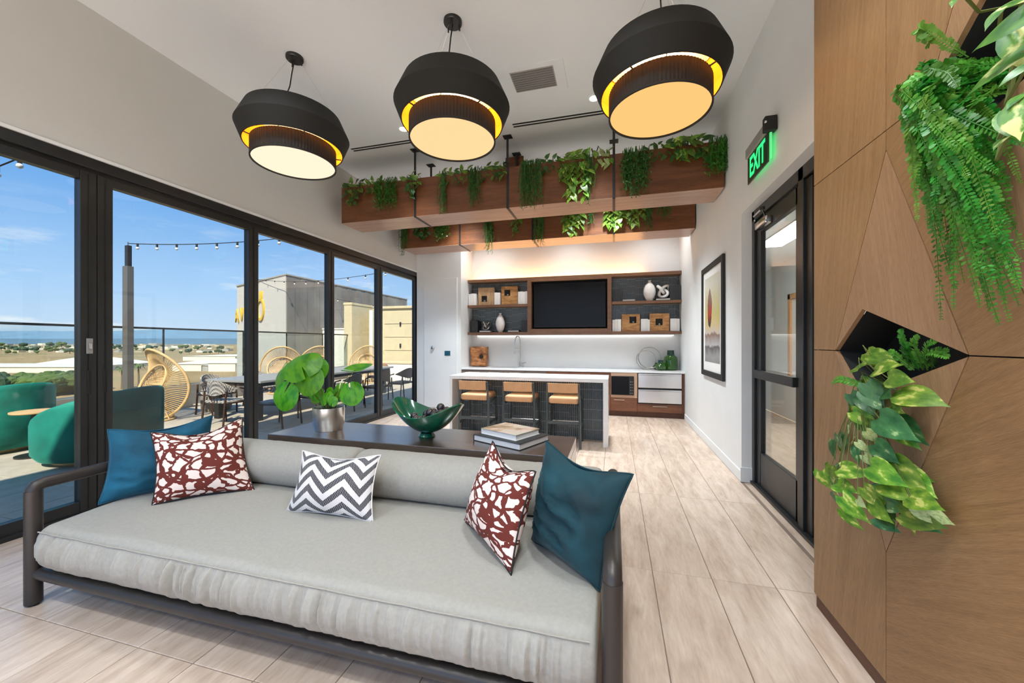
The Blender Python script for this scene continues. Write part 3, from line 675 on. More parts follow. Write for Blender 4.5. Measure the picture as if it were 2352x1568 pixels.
# ------------------------------------------------------------------ pendants
def pendant(x, y, label, cord, dm):
    t_ = thing('drum_pendant', label, 'pendant lamp', (x, y, ZC), group='three black drum pendants')
    zt, zm, zb = 3.69, 3.515, 3.365
    n = 56
    MB().lathe([(.42, zt), (.50, zm), (.44, zb), (.432, zb), (.49, zm), (.412, zt)], n, (x, y, 0), True).build('outer_shade', 'shadeblack', t_, 25)
    MB().lathe([(.409, zt - .002), (.487, zm), (.430, zb + .001)], n, (x, y, 0)).build('gold_lining', 'gold', t_, True)
    MB().lathe([(.370, 3.222), (.370, 3.392)], 180, (x, y, 0), rfun=lambda k: 1 + .012 * (k % 2)).build('pleated_drum', 'shadeblack', t_)
    MB().lathe([(.361, 3.23), (.361, 3.39)], 48, (x, y, 0)).build('drum_lining', 'gold', t_, True)
    MB().disc((x, y, 3.230), .367, 48, False).build('diffuser', dm, t_)
    MB().lathe([(.001, 3.672), (.405, 3.672), (.405, 3.678), (.001, 3.678)], 48, (x, y, 0)).build('top_panel', 'ceil', t_, 30)
    MB().lathe([(.001, 3.386), (.365, 3.386), (.365, 3.392), (.001, 3.392)], 48, (x, y, 0)).build('top_cap', 'gold', t_, 30)
    MB().lathe([(.363, 3.217), (.376, 3.217), (.376, 3.232), (.363, 3.232)], 56, (x, y, 0), True).build('rim_ring', 'shadeblack', t_, 30)
    for k in range(4):
        a = PI / 4 + k * PI / 2 + .2
        MB().tube([(x + .366 * math.cos(a), y + .366 * math.sin(a), 3.385), (x + .45 * math.cos(a), y + .45 * math.sin(a), 3.40)], .006, 6).build('strut', 'matblack', t_)
    MB().lathe([(.001, ZC - .03), (.075, ZC - .03), (.08, ZC - .022), (.08, ZC)], 28, (x, y, 0)).build('canopy', 'dkmetal', t_, 30)
    for k in range(3):
        a = .6 + k * 2 * PI / 3
        MB().tube([(x + .06 * math.cos(a), y + .06 * math.sin(a), ZC - .07), (x + .06 * math.cos(a), y + .06 * math.sin(a), ZC - .02)], .007, 8).build('gripper', 'dkmetal', t_)
        MB().tube([(x + .06 * math.cos(a), y + .06 * math.sin(a), ZC - .05), (x + .40 * math.cos(a), y + .40 * math.sin(a), 3.68)], .0012, 4).build('suspension_wire', 'steel', t_)
    MB().tube([(x, y, ZC - .02), (x + cord * .2, y, ZC - .15), (x + cord * .35, y, ZC - .28), (x + cord, y - .02, 3.75), (x + cord * 1.1, y - .02, 3.52)], .006, 6).build('cord', 'matblack', t_, True)
    ld = bpy.data.lights.new('pendant_lamp', 'POINT'); ld.energy = 9 * LAMP_SCALE; ld.color = (1, .70, .38); ld.shadow_soft_size = .08
    lo = bpy.data.objects.new('lamp', ld); COL.objects.link(lo); lo.parent = t_; lo.location = (0, 0, 3.56 - ZC)
pendant(-3.055, 3.09, 'black drum pendant with gold lining nearest the glass wall', -.17, 'diffL')
pendant(-1.368, 3.10, 'black drum pendant with gold lining between the two others', -.10, 'diffM')
pendant(.335, 3.13, 'black drum pendant with gold lining nearest the exit sign', .05, 'diffR')

# ------------------------------------------------------------------ exit sign
ex = thing('exit_sign', 'green illuminated exit sign above the glass door', 'exit sign', (XR, 3.8, 3.2))
MB().rbox(XR - .075, XR - .002, 3.60, 4.10, 3.20, 3.29, .006).build('housing', 'hgrey', ex)
MB().rbox(XR - .095, XR - .005, 3.545, 3.61, 3.19, 3.31, .008).build('emergency_head', 'matblack', ex)
MB().ball((XR - .09, 3.548, 3.26), .012, 10, 6).build('indicator', 'chrome', ex, True)
MB().rbox(XR - .058, XR - .046, 3.60, 4.09, 2.955, 3.20, .002).build('plate', 'exitgreen_dim', ex)
MB().rbox(XR - .046, XR - .03, 3.585, 4.07, 2.975, 3.20, .002).build('acrylic_edge', 'exitedge', ex)
def text_mesh(txt, size, name, matn, ext=.002, bold=0.0):
    cu = bpy.data.curves.new(name, 'FONT'); cu.body = txt; cu.size = size; cu.extrude = ext; cu.offset = bold; cu.align_x = 'CENTER'; cu.align_y = 'CENTER'
    o = bpy.data.objects.new('tmp_text', cu); COL.objects.link(o)
    me = bpy.data.meshes.new_from_object(o.evaluated_get(bpy.context.evaluated_depsgraph_get()))
    bpy.data.objects.remove(o); bpy.data.curves.remove(cu); me.name = name; me.materials.clear(); me.materials.append(M[matn]); return me
o = link('lettering', text_mesh('EXIT', .23, 'lettering', 'exitgreen', .001, .004), ex)
o.matrix_basis = Matrix.Translation((XR - .0595, 3.845, 3.078)) @ Matrix(((0, 0, -1, 0), (-1, 0, 0, 0), (0, 1, 0, 0), (0, 0, 0, 1))) @ Matrix.Diagonal((.80, 1.12, 1, 1))

# ------------------------------------------------------------------ kitchenette
# base units (each lifts away), the continuous worktop is its own thing
KY = 7.78
def pull(parent, x0, x1, z, m='pull'):
    MB().rbox(x0, x1, KY - .035, KY - .025, z - .005, z + .005, .003).box(x0 + .01, x0 + .018, KY - .03, KY - .002, z - .003, z + .003).box(x1 - .018, x1 - .01, KY - .03, KY - .002, z - .003, z + .003).build('handle', m, parent)
def base_unit(x0, x1, label, m, fronts):
    t_ = thing('base_cabinet', label, 'cabinet', ((x0 + x1) / 2, KY, 0), group='base cabinets under the back counter')
    MB().box(x0 + .001, x1 - .001, KY, YB - .002, .10, .858).build('body', m, t_)
    MB().box(x0 + .001, x1 - .001, KY + .05, KY + .07, 0, .10).build('toe_kick', 'basebrown', t_)
    for (a, b_, z0, z1, hx0, hx1, hz) in fronts:
        f_ = MB().rbox(a + .003, b_ - .003, KY - .02, KY, z0 + .003, z1 - .003, .002).build('drawer', m, t_)
        if hx0 is not None: pull(f_, hx0, hx1, hz)
    return t_
base_unit(-3.213, -2.25, 'grey-brown base cabinet below the faucet at the far left', 'cabgrey', [(-3.213, -2.73, .12, .85, -3.05, -2.80, .81), (-2.73, -2.25, .12, .85, -2.60, -2.35, .81)])
base_unit(-2.25, -1.35, 'grey-brown base cabinet behind the middle stool', 'cabgrey', [(-2.25, -1.80, .12, .85, -2.12, -1.90, .81), (-1.80, -1.35, .12, .85, None, None, 0)])
base_unit(-1.35, -.06, 'walnut base cabinet mostly hidden behind the island end', 'cab', [(-1.35, -.92, .12, .85, None, None, 0), (-.92, -.45, .12, .85, None, None, 0), (-.45, -.06, .12, .85, None, None, 0)])
mu = base_unit(-.06, .44, 'tan fronted base cabinet holding the black microwave', 'cab', [(-.06, .44, .11, .365, .0, .20, .325)])
MB().rbox(-.057, .437, KY - .022, KY - .001, .37, .855, .002).build('appliance_panel', 'tan', mu)
mw = thing('microwave', 'black built-in microwave in the tan cabinet', 'microwave', (.17, KY, .42))
MB().rbox(-.05, .375, KY - .045, KY - .023, .425, .79, .004).build('door', 'screen', mw)
MB().rbox(.285, .37, KY - .049, KY - .045, .435, .78, .002).build('control_panel', 'matblack', mw)
for k in range(5): MB().box(.305, .325, KY - .0505, KY - .049, .46 + k * .055, .472 + k * .055).box(.34, .352, KY - .0505, KY - .049, .46 + k * .055, .472 + k * .055).build('button', 'hgrey', mw)
fu = base_unit(.44, XR - .003, 'walnut base cabinet framing the two steel drawers', 'cab', [(.44, XR - .05, .11, .27, .72, .98, .225)])
fr_ = thing('drawer_fridge', 'two-drawer stainless fridge under the worktop at the right wall', 'fridge', (.85, KY, .3))
for z0, z1 in ((.58, .85), (.29, .545)):
    f_ = MB().rbox(.455, XR - .06, KY - .05, KY - .022, z0, z1, .003).build('drawer', 'steel', fr_)
    MB().rbox(.47, XR - .075, KY - .075, KY - .05, z1 - .035, z1 - .018, .004).build('handle', 'chrome', f_)
MB().box(.45, XR - .055, KY - .03, KY - .021, .275, .855).build('gasket', 'matblack', fr_)
wt_ = thing('worktop', 'long white quartz worktop along the back wall', 'worktop', (-1, KY, .86))
MB().rbox(-3.213, XR - .002, KY - .03, YB - .002, .86, .895, .003).build('slab', 'quartz', wt_)
MB().box(-2.66, -2.05, 7.93, 8.26, .8951, .8957).build('sink_cutout', 'hgrey', wt_)
struct('trim_2', MB().box(-3.213, XR - .002, YB - .02, YB - .001, .896, 1.62), 'splash', 'glossy white quartz backsplash behind the faucet')
fa = thing('faucet', 'chrome gooseneck faucet with pull-down spring on the back counter', 'faucet', (-2.02, 8.30, .896))
fx, fy = -2.02, 8.28
MB().lathe([(.001, 0), (.03, 0), (.03, .02), (.022, .03), (.022, .12), (.001, .12)], 20, (fx, fy, .896)).build('base', 'chrome', fa, 30)
pts = [(fx, fy, 1.0), (fx, fy, 1.42)] + [(fx - .055 + .055 * math.cos(a), fy - .03 * (1 - math.cos(a)), 1.42 + .17 * math.sin(a)) for a in [PI * k / 10 for k in range(1, 11)]] + [(fx - .11, fy - .06, 1.30)]
MB().tube(pts, .013, 10).build('spout', 'chrome', fa, True)
MB().tube([(fx - .11, fy - .06, 1.32), (fx - .115, fy - .062, 1.20)], .019, 12).build('spray_head', 'chrome', fa, True)
MB().tube([(fx, fy, .985), (fx + .07, fy - .01, .985), (fx + .13, fy - .01, 1.0)], .009, 8).build('lever', 'chrome', fa, True)
MB().tube([(fx, fy, 1.28), (fx - .11, fy - .055, 1.30)], .006, 6).build('holder_arm', 'chrome', fa, True)
# shelving with TV frame
SY0 = 8.10
sh = thing('wall_shelving', 'walnut wall shelving with TV frame and dark tile backing', 'shelving', (-1, SY0, 1.62))
MB().rbox(-3.213, XR - .002, SY0, YB - .003, 2.80, 2.865, .003).build('top_board', 'shelf', sh)
MB().rbox(-3.213, XR - .002, SY0, YB - .003, 1.62, 1.675, .003).build('bottom_board', 'shelf', sh)
MB().rbox(-3.213, -1.82, SY0, YB - .003, 2.235, 2.29, .003).build('shelf_board', 'shelf', sh)
MB().rbox(-.04, XR - .002, SY0, YB - .003, 2.235, 2.29, .003).build('shelf_board', 'shelf', sh)
for x0 in (-1.82, -.13): MB().rbox(x0, x0 + .085, SY0 - .01, YB - .003, 1.62, 2.865, .003).build('upright', 'shelf', sh)
MB().rbox(-1.735, -.13, SY0 - .01, SY0 + .06, 2.765, 2.865, .003).build('frame_rail', 'shelf', sh)
MB().rbox(-1.735, -.13, SY0 - .01, SY0 + .06, 1.62, 1.74, .003).build('frame_rail', 'shelf', sh)
MB().box(-1.735, -.13, YB - .06, YB - .03, 1.70, 2.80).build('back_panel', 'matblack', sh)
# narrow stacked tiles: too small to pick apart, one joined part with grout behind
def tiles(name, x0, x1, y, z0, z1, parent, tw=.0205, th=.145, gap=.0065, seed=3):
    r_ = random.Random(seed); mb = MB(); x = x0; k = 0; off = 0
    while x < x1 - .004:
        if k % 6 == 0: off = r_.choice((0, .03, .06, .09, .12))
        z = z0 - off
        while z < z1:
            a, b_ = max(z, z0), min(z + th, z1)
            if b_ - a > .008: mb.box(x, min(x + tw, x1), y - .006 - r_.random() * .002, y, a, b_ - gap)
            z += th
        x += tw + gap; k += 1
    o = mb.build(name, 'tile', parent); o['kind'] = 'stuff'; return o
for xa, xb, sd_ in ((-3.213, -1.82, 4), (-.045, XR - .002, 5)):
    MB().box(xa, xb, YB - .012, YB - .003, 1.675, 2.80).build('grout', 'tgrout', sh)
    for za, zb in ((1.676, 2.234), (2.291, 2.799)): tiles('tile_field', xa, xb, YB - .012, za, zb, sh, seed=sd_)
# warm LED strip lying on the top board
ls = thing('led_strip', 'warm LED strip glowing on top of the walnut shelving', 'light strip', (-1, 8.2, 2.866))
M['led'] = emissive('led_warm', (1, .45, .12), 55)
MB().box(-3.1, .55, 8.30, 8.315, 2.867, 2.876).build('strip', 'led', ls)
us = thing('under_shelf_fill', 'slim light strip added under the bottom shelf to brighten the backsplash', 'light strip', (-1, 8.2, 1.61))  # strip added to brighten the backsplash and counter
MB().rbox(-3.1, 1.2, 8.345, 8.395, 1.606, 1.6195, .002).build('housing', 'hgrey', us)
MB().box(-3.08, 1.18, 8.36, 8.385, 1.6035, 1.606).build('diffuser', emissive('under_shelf_fill_diffuser', (1, .97, .93), 4), us)
tv = thing('television', 'large black television inside the walnut frame', 'television', (-.93, 8.2, 1.76))
MB().rbox(-1.69, -.165, SY0 + .07, SY0 + .12, 1.775, 2.72, .006).build('bezel', 'dkmetal', tv)
MB().box(-1.68, -.175, SY0 + .066, SY0 + .07, 1.79, 2.71).build('screen', 'screen', tv)
MB().box(-1.3, -.5, SY0 + .12, SY0 + .257, 2.0, 2.5).build('wall_bracket', 'matblack', tv)

# ---- things on the shelves
def book(x, z, w, h, label, matn, y=8.14, d=.2, grp='books on the wall shelves', lean=0):
    t_ = thing('book', label, 'book', (x + w / 2, y, z), group=grp)
    MB().rbox(x, x + .0025, y, y + d, z, z + h, .001, 1).rbox(x + w - .0025, x + w, y, y + d, z, z + h, .001, 1).rbox(x, x + w, y, y + .004, z, z + h, .0015, 1).build('cover', matn, t_)
    MB().box(x + .003, x + w - .003, y + .004, y + d - .005, z + .004, z + h - .004).build('pages', 'paper', t_)
def flatbook(x, z, w, label, matn='blackbook', th=.045, y=8.12, d=.22):
    t_ = thing('book', label, 'book', (x + w / 2, y, z), group='books on the wall shelves')
    MB().box(x, x + w, y, y + d, z, z + .009).box(x, x + w, y, y + d, z + th - .009, z + th).box(x, x + w, y + d - .008, y + d, z, z + th).build('cover', matn, t_)
    MB().box(x + .006, x + w - .006, y + .006, y + d - .008, z + .009, z + th - .009).build('pages', 'paper', t_)
ZU, ZD = 2.291, 1.676
OR = ['first', 'second', 'third', 'fourth', 'fifth']
def row(x0, widths, z, heights, desc, matn):
    x = x0
    for i, w in enumerate(widths):
        book(x, z, w - .001, heights[i % len(heights)], '%s, %s from the left' % (desc, OR[i]), matn); x += w
row(-3.205, [.06, .065, .06], ZU, [.26, .27, .265], 'white upright book at the far left of the upper left shelf', 'whitebook')
row(-2.585, [.065, .065], ZU, [.275, .27], 'white upright book between the two upper wood blocks', 'whitebook')
row(-2.04, [.055, .05, .06, .045], ZU, [.275, .28, .27, .28], 'white upright book beside the TV on the upper left shelf', 'whitebook')
row(-3.14, [.10, .028, .03], ZD, [.27, .275, .26], 'black upright book at the far left of the lower left shelf', 'blackbook')
row(-1.98, [.035, .038, .04, .036], ZD, [.26, .255, .26, .262], 'black upright book beside the TV on the lower left shelf', 'blackbook')
row(-.035, [.04, .036, .04, .042, .04], ZU, [.235, .24, .24, .245, .24], 'charcoal upright book beside the TV on the upper right shelf', 'blackbook')
row(1.075, [.12, .04, .045], ZU, [.30, .30, .30], 'charcoal upright book by the right wall on the upper right shelf', 'blackbook')
row(-.03, [.05, .06, .065], ZD, [.24, .25, .25], 'white upright book beside the TV on the lower right shelf', 'whitebook')
row(.53, [.10, .035, .035], ZD, [.25, .25, .235], 'white upright book between the two golden wood blocks', 'whitebook')
row(1.09, [.12, .05], ZD, [.25, .245], 'white upright book by the right wall on the lower right shelf', 'whitebook')
flatbook(-2.94, ZD, .26, 'black book lying flat under the wire knot ornament')
flatbook(-2.27, ZD, .25, 'black book lying flat right of the lower white vase')
flatbook(.17, ZU, .25, 'black book lying flat left of the upper right white vase')
flatbook(.815, ZU, .27, 'black book lying flat under the white knot sculpture')
def art_block(x, z, w, h, hx, hz, hs, label, matn):
    t_ = thing('wood_block_art', label, 'wood ornament', (x + w / 2, 8.2, z), group='square wood blocks with a dark window')
    y0, y1 = 8.20, 8.26; a, b_ = x + hx, z + hz
    MB().rbox(x, a, y0, y1, z, z + h, .003).rbox(a + hs, x + w, y0, y1, z, z + h, .003).rbox(a, a + hs, y0, y1, z, b_, .003).rbox(a, a + hs, y0, y1, b_ + hs, z + h, .003).build('block', matn, t_)
    MB().box(a, a + hs, y0 + .03, y1 - .005, b_, b_ + hs).build('dark_inset', 'matblack', t_)
    MB().ball((a + hs * .55, y0 + .018, b_ + .022), .02, 10, 7).build('pebble', 'antique', t_, True)
art_block(-2.99, ZU, .385, .40, .075, .08, .135, 'pale square wood block with low dark window on the upper left shelf', 'wood_art2')
art_block(-2.44, ZU, .375, .41, .07, .20, .135, 'honey square wood block with high dark window on the upper left shelf', 'wood_art')
art_block(.155, ZD, .36, .355, .155, .17, .135, 'golden square wood block with high dark window on the lower right shelf', 'wood_art')
art_block(.70, ZD, .375, .36, .115, .12, .135, 'golden square wood block with central dark window on the lower right shelf', 'wood_art')
def vase(x, z, h, r, label):
    t_ = thing('bottle_vase', label, 'vase', (x, 8.22, z), group='white shelf vases')
    pr_ = [(.001, 0), (.42, 0), (.45, .01), (.75, .16), (.97, .34), (1.0, .46), (.94, .60), (.72, .76), (.42, .87), (.22, .92), (.20, .95), (.30, .985), (.26, 1.0), (.12, .985)]
    MB().lathe([(a * r, b_ * h) for a, b_ in pr_], 32, (x, 8.22, z)).build('body', 'vase', t_, True)
    MB().lathe([(.245 * r, .985 * h), (.30 * r, .99 * h), (.30 * r, h), (.245 * r, h)], 24, (x, 8.22, z), True).build('lip', 'vase', t_, True)
vase(-2.47, ZD, .43, .105, 'white bottle vase with flared lip on the lower left shelf')
vase(.70, ZU, .42, .12, 'white bottle vase with flared lip on the upper right shelf')
# knot sculpture: thick closed tube along a trefoil
def trefoil(c, s, rr, n, tilt, label, name, matn, cat):
    t_ = thing(name, label, cat, (c[0], c[1], c[2] - s * 2.6))
    pts = []
    mt = Matrix.Rotation(tilt[0], 3, 'X') @ Matrix.Rotation(tilt[1], 3, 'Y')
    for k in range(n):
        a = 2 * PI * k / n
        q = Vector((math.sin(a) + 2 * math.sin(2 * a), math.cos(a) - 2 * math.cos(2 * a), -math.sin(3 * a) * 1.2)) * s
        pts.append(Vector(c) + mt @ q)
    lo = min(p.z for p in pts)
    return t_, pts, lo
t_, pts, lo = trefoil((.965, 8.23, 2.47), .047, .036, 64, (1.2, .5), 'thick white knot sculpture resting on a flat black book', 'knot_sculpture', 'vase', 'sculpture')
dz = (ZU + .045) - (lo - .028)
MB().tube([p + Vector((0, 0, dz)) for p in pts], .028, 14, closed=True).build('loop', 'vase', t_, 'all')
t_, pts, lo = trefoil((-2.80, 8.22, 1.80), .038, .01, 72, (1.0, .8), 'tarnished silver wire knot ornament on a flat black book', 'wire_knot', 'antique', 'ornament')
dz = (ZD + .046) - (lo - .013)
MB().tube([p + Vector((0, 0, dz)) for p in pts], .013, 8, closed=True).build('loop', 'antique', t_, 'all')
_, p2, lo2 = trefoil((-2.80, 8.22, 1.80), .030, .01, 72, (.2, 1.9), 'x', 'tmp', 'antique', 'x')
bpy.data.objects.remove(bpy.data.objects['tmp'])
MB().tube([p + Vector((0, 0, dz + .005)) for p in p2], .011, 8, closed=True).build('loop', 'antique', t_, 'all')

# ---- things on the worktop
wc_ = thing('carved_wood_block', 'carved brown wood block with round hollow on the counter by the wall', 'sculpture', (-2.98, 8.2, .896))
bm = bmesh.new(); bmesh.ops.create_cube(bm, size=1); bmesh.ops.subdivide_edges(bm, edges=bm.edges[:], cuts=9, use_grid_fill=True)
for v_ in bm.verts:
    c0 = v_.co.copy(); nn = noise.noise(c0 * 2.3 + Vector((4, 2, 1))) * .16
    v_.co = Vector((c0.x * .36, c0.y * .16, c0.z * .42)) * (1 + nn)
    if c0.y < -.45:
        d_ = ((c0.x - .16) ** 2 + (c0.z - .02) ** 2) ** .5
        v_.co.y += max(0, .06 * (1 - (d_ / .27) ** 2)) - (.022 if .26 < d_ < .36 else 0)
    v_.co += Vector((-2.98, 8.24, 1.125))
zmin = min(v_.co.z for v_ in bm.verts)
for v_ in bm.verts: v_.co.z += .897 - zmin
me = bpy.data.meshes.new('block'); bm.to_mesh(me); bm.free(); me.materials.append(M['wood_carve']); me.polygons.foreach_set('use_smooth', [True] * len(me.polygons)); link('block', me, wc_)
MB().ball((-2.915, 8.185, 1.13), .045, 12, 8, (1, .4, 1)).build('dark_hollow', 'matblack', wc_, True)
rg = thing('ring_sculpture', 'two interlocked metal rings on the counter beside green glass', 'sculpture', (.62, 8.2, .896))
def ring(c, R_, rz_, r_, n=48): return [(c[0] + R_ * math.cos(2 * PI * k / n) * math.cos(rz_), c[1] + R_ * math.cos(2 * PI * k / n) * math.sin(rz_), c[2] + R_ * math.sin(2 * PI * k / n)) for k in range(n)]
MB().tube(ring((.625, 8.12, 1.105), .185, .15, .01), .010, 8, closed=True).build('ring', 'antique', rg, 'all')
MB().tube(ring((.70, 8.24, 1.135), .215, -.1, .01), .010, 8, closed=True).build('ring', 'antique', rg, 'all')
MB().rbox(.56, .70, 8.08, 8.20, .896, .918, .004).build('foot', 'antique', rg)
def gbottle(x, y, prof, label, neck, name='glass_bottle'):
    t_ = thing(name, label, 'vase', (x, y, .896), group='green glass vases')
    MB().lathe(prof, 32, (x, y, .896)).build('body', 'greenglass', t_, True)
    MB().lathe(neck, 24, (x, y, .896), True).build('neck', 'darkneck', t_, 40)
gbottle(1.10, 8.20, [(.001, 0), (.10, 0), (.125, .02), (.132, .08), (.132, .2), (.12, .26), (.07, .30)], 'tall ridged green glass bottle with dark neck on the counter', [(.058, .29), (.07, .30), (.064, .385), (.068, .395), (.058, .395)])
gbottle(.90, 8.08, [(.001, 0), (.05, 0), (.095, .035), (.11, .075), (.095, .115), (.05, .145)], 'squat round green glass vase in front of the tall green bottle', [(.04, .14), (.052, .145), (.05, .195), (.054, .20), (.04, .2)])
gbottle(.86, 8.31, [(.001, 0), (.04, 0), (.075, .03), (.085, .06), (.07, .09), (.04, .11)], 'small olive glass vase half hidden behind the metal rings', [(.03, .105), (.042, .11), (.04, .135), (.03, .135)])

# ------------------------------------------------------------------ island and stools
isl = thing('island', 'white waterfall kitchen island faced with dark stacked tiles', 'kitchen island', (-1.26, 5.8, 0))
ix0, ix1, iy0, iy1 = -2.445, -.075, 5.42, 6.12
MB().rbox(ix0, ix1, iy0, iy1, .893, .945, .003).build('top_slab', 'quartz', isl)
MB().rbox(ix1 - .07, ix1, iy0, iy1, 0, .893, .003).build('waterfall_side', 'quartz', isl)
MB().rbox(ix0, ix0 + .045, iy0, iy1, 0, .893, .003).build('waterfall_side', 'quartz', isl)
MB().box(ix0 + .045, ix1 - .07, 5.80, iy1 - .01, 0, .893).build('core', 'tgrout', isl)
tiles('tile_field', ix0 + .046, ix1 - .071, 5.80, .004, .89, isl, tw=.0225, th=.15, seed=9)
MB().box(-1.16, -1.13, 5.55, 5.57, .945, .9455).build('outlet_line', 'hgrey', isl)

st0 = thing('bar_stool', 'x', 'bar stool', (0, 0, 0), group='tan leather bar stools at the island')
# local: the seat faces +y, rear legs at y=-.21
for sx_ in (-1, 1):
    MB().tube([(sx_ * .235, -.235, 0), (sx_ * .225, -.215, .60), (sx_ * .215, -.255, .885)], .0175, 4, sx=1.25).build('leg', 'stoolblack', st0, False, True)
    MB().tube([(sx_ * .225, .215, 0), (sx_ * .215, .20, .62)], .0175, 4, sx=1.25).build('leg', 'stoolblack', st0, False, True)
    MB().box(sx_ * .225 - .011, sx_ * .225 + .011, -.21, .205, .26, .295).build('side_stretcher', 'stoolblack', st0, False, True)
    MB().box(sx_ * .215 - .012, sx_ * .215 + .012, -.2, .2, .575, .62).build('seat_rail', 'stoolblack', st0, False, True)
MB().box(-.22, .22, -.225, -.205, .325, .365).build('rear_stretcher', 'stoolblack', st0, False, True)
MB().tube([(-.21, .205, .285), (.21, .205, .285)], .008, 8).build('foot_bar', 'chrome', st0, True, True)
MB().rbox(-.205, .205, -.225, .235, .605, .695, .03, 4).build('seat', 'leather', st0, 'all', True)
def bent_back(z0, z1):
    mb = MB(); n = 12; vs = []; fs = []
    for k in range(n + 1):
        u = -1 + 2 * k / n; x_ = u * .205; y_ = -.262 - .030 * (1 - u * u)
        for (dy, z_) in ((-.011, z0), (-.014, (z0 + z1) / 2), (-.011, z1), (.011, z1), (.011, z0)): vs.append((x_, y_ + dy + (z_ - z0) * -.12, z_))
    for k in range(n):
        for i in range(5): fs.append((k * 5 + i, k * 5 + (i + 1) % 5, (k + 1) * 5 + (i + 1) % 5, (k + 1) * 5 + i))
    fs += [(0, 1, 2, 3, 4), tuple(n * 5 + i for i in (4, 3, 2, 1, 0))]
    return mb.add(vs, fs)
bent_back(.765, .895).build('backrest', 'leather', st0, 40, True)
SX = [-1.99, -1.31, -.675]
LB = ['tan leather bar stool farthest from the microwave', 'tan leather bar stool in the middle of the three', 'tan leather bar stool nearest the microwave']
for i, x_ in enumerate(SX):
    o = st0 if i == 0 else copy_tree(st0)
    place(o, (x_, 5.475, 0)); o['label'] = LB[i]

# ------------------------------------------------------------------ hanging planters
def planter(y0, y1, z0, z1, xa, xb, label):
    t_ = thing('hanging_planter', label, 'planter', ((xa + xb) / 2, (y0 + y1) / 2, z0), group='long walnut planters hung from the ceiling')
    w = .02
    MB().box(xa, xb, y0, y0 + w, z0 + .004, z1).build('front_board', 'planter', t_)
    MB().box(xa, xb, y1 - w, y1, z0 + .004, z1).build('back_board', 'planter', t_)
    for xx in (xa, xb - w): MB().box(xx, xx + w, y0 + w, y1 - w, z0 + .004, z1).build('end_board', 'planter', t_)
    MB().box(xa, xb, y0, y1, z0, z0 + .004).build('soffit', 'planter_under', t_)
    MB().box(xa + w, xb - w, y0 + w, y1 - w, z0 + .05, z1 - .08).build('soil', 'soil', t_)
    for x_ in (-2.82, -1.41, 0.0):
        h_ = MB().box(x_ - .016, x_ + .016, y0 - .008, y0 - .001, z0 - .008, ZC - .004).box(x_ - .016, x_ + .016, y0 - .008, y1 + .008, z0 - .008, z0 - .001).box(x_ - .016, x_ + .016, y1 + .001, y1 + .008, z0 - .008, ZC - .004).build('hanger_strap', 'dkmetal', t_)
        for yy in (y0, y1): MB().rbox(x_ - .06, x_ + .06, yy - .05, yy + .05, ZC - .012, ZC, .003).build('ceiling_plate', 'dkmetal', h_)
    return t_
planter(5.04, 5.54, 3.30, 3.86, -4.09, 1.27, 'long walnut hanging planter nearest the pendants')
planter(6.72, 7.24, 3.30, 3.86, -4.06, 1.27, 'long walnut hanging planter over the island, behind the other')
cb = thing('planter_crosspiece', 'short walnut box between the two hanging planters under the ceiling', 'beam', (-1.45, 6.1, 3.9))
MB().box(-1.60, -1.58, 5.62, 6.64, 3.80, 4.22).build('side_board', 'planter', cb)
MB().box(-1.34, -1.32, 5.62, 6.64, 3.80, 4.22).build('side_board', 'planter', cb)
MB().box(-1.60, -1.32, 5.60, 5.62, 3.80, 4.27).build('end_board', 'planter', cb)
MB().box(-1.60, -1.32, 6.64, 6.66, 3.80, 4.27).build('end_board', 'planter', cb)

# ------------------------------------------------------------------ sofa
so = thing('sofa', 'long light grey linen sofa with dark tubular frame', 'sofa', (-1.55, 1.85, 0))
xl, xr = -3.12, -.005
AZ = .665
for xx, nm in ((xl, 0), (xr, 1)):
    for yy in (1.36, 2.40):
        lg = MB().tube([(xx, yy, .012), (xx, yy, AZ - .03)], .036, 16, sx=1.0).build('leg', 'sofaframe', so, 40)
        MB().lathe([(.001, 0), (.022, 0), (.022, .013), (.001, .013)], 14, (xx, yy, 0)).build('glide', 'matblack', lg)
    pts = [(xx, 1.36, AZ - .05), (xx, 1.362, AZ - .025), (xx, 1.372, AZ - .008), (xx, 1.395, AZ)] + [(xx, 1.395 + k * .1, AZ) for k in range(1, 10)] + [(xx, 2.365, AZ), (xx, 2.39, AZ - .008), (xx, 2.398, AZ - .025), (xx, 2.40, AZ - .05)]
    MB().tube(pts, .034, 14).build('armrest', 'sofaframe', so, True)
    MB().tube([(xx, 1.36, .175), (xx, 2.40, .175)], .028, 12).build('side_rail', 'sofaframe', so, True)
MB().tube([(xl, 1.37, .172), (xr, 1.37, .172)], .030, 14).build('front_rail', 'sofaframe', so, True)
MB().tube([(xl, 2.40, .172), (xr, 2.40, .172)], .030, 14).build('back_rail', 'sofaframe', so, True)
MB().tube([(xl, 2.42, .60), (xr, 2.42, .60)], .028, 14).build('top_rail', 'sofaframe', so, True)
for k in range(7): MB().box(xl + .25 + k * .44, xl + .31 + k * .44, 1.38, 2.39, .185, .20).build('slat', 'sofaframe', so)
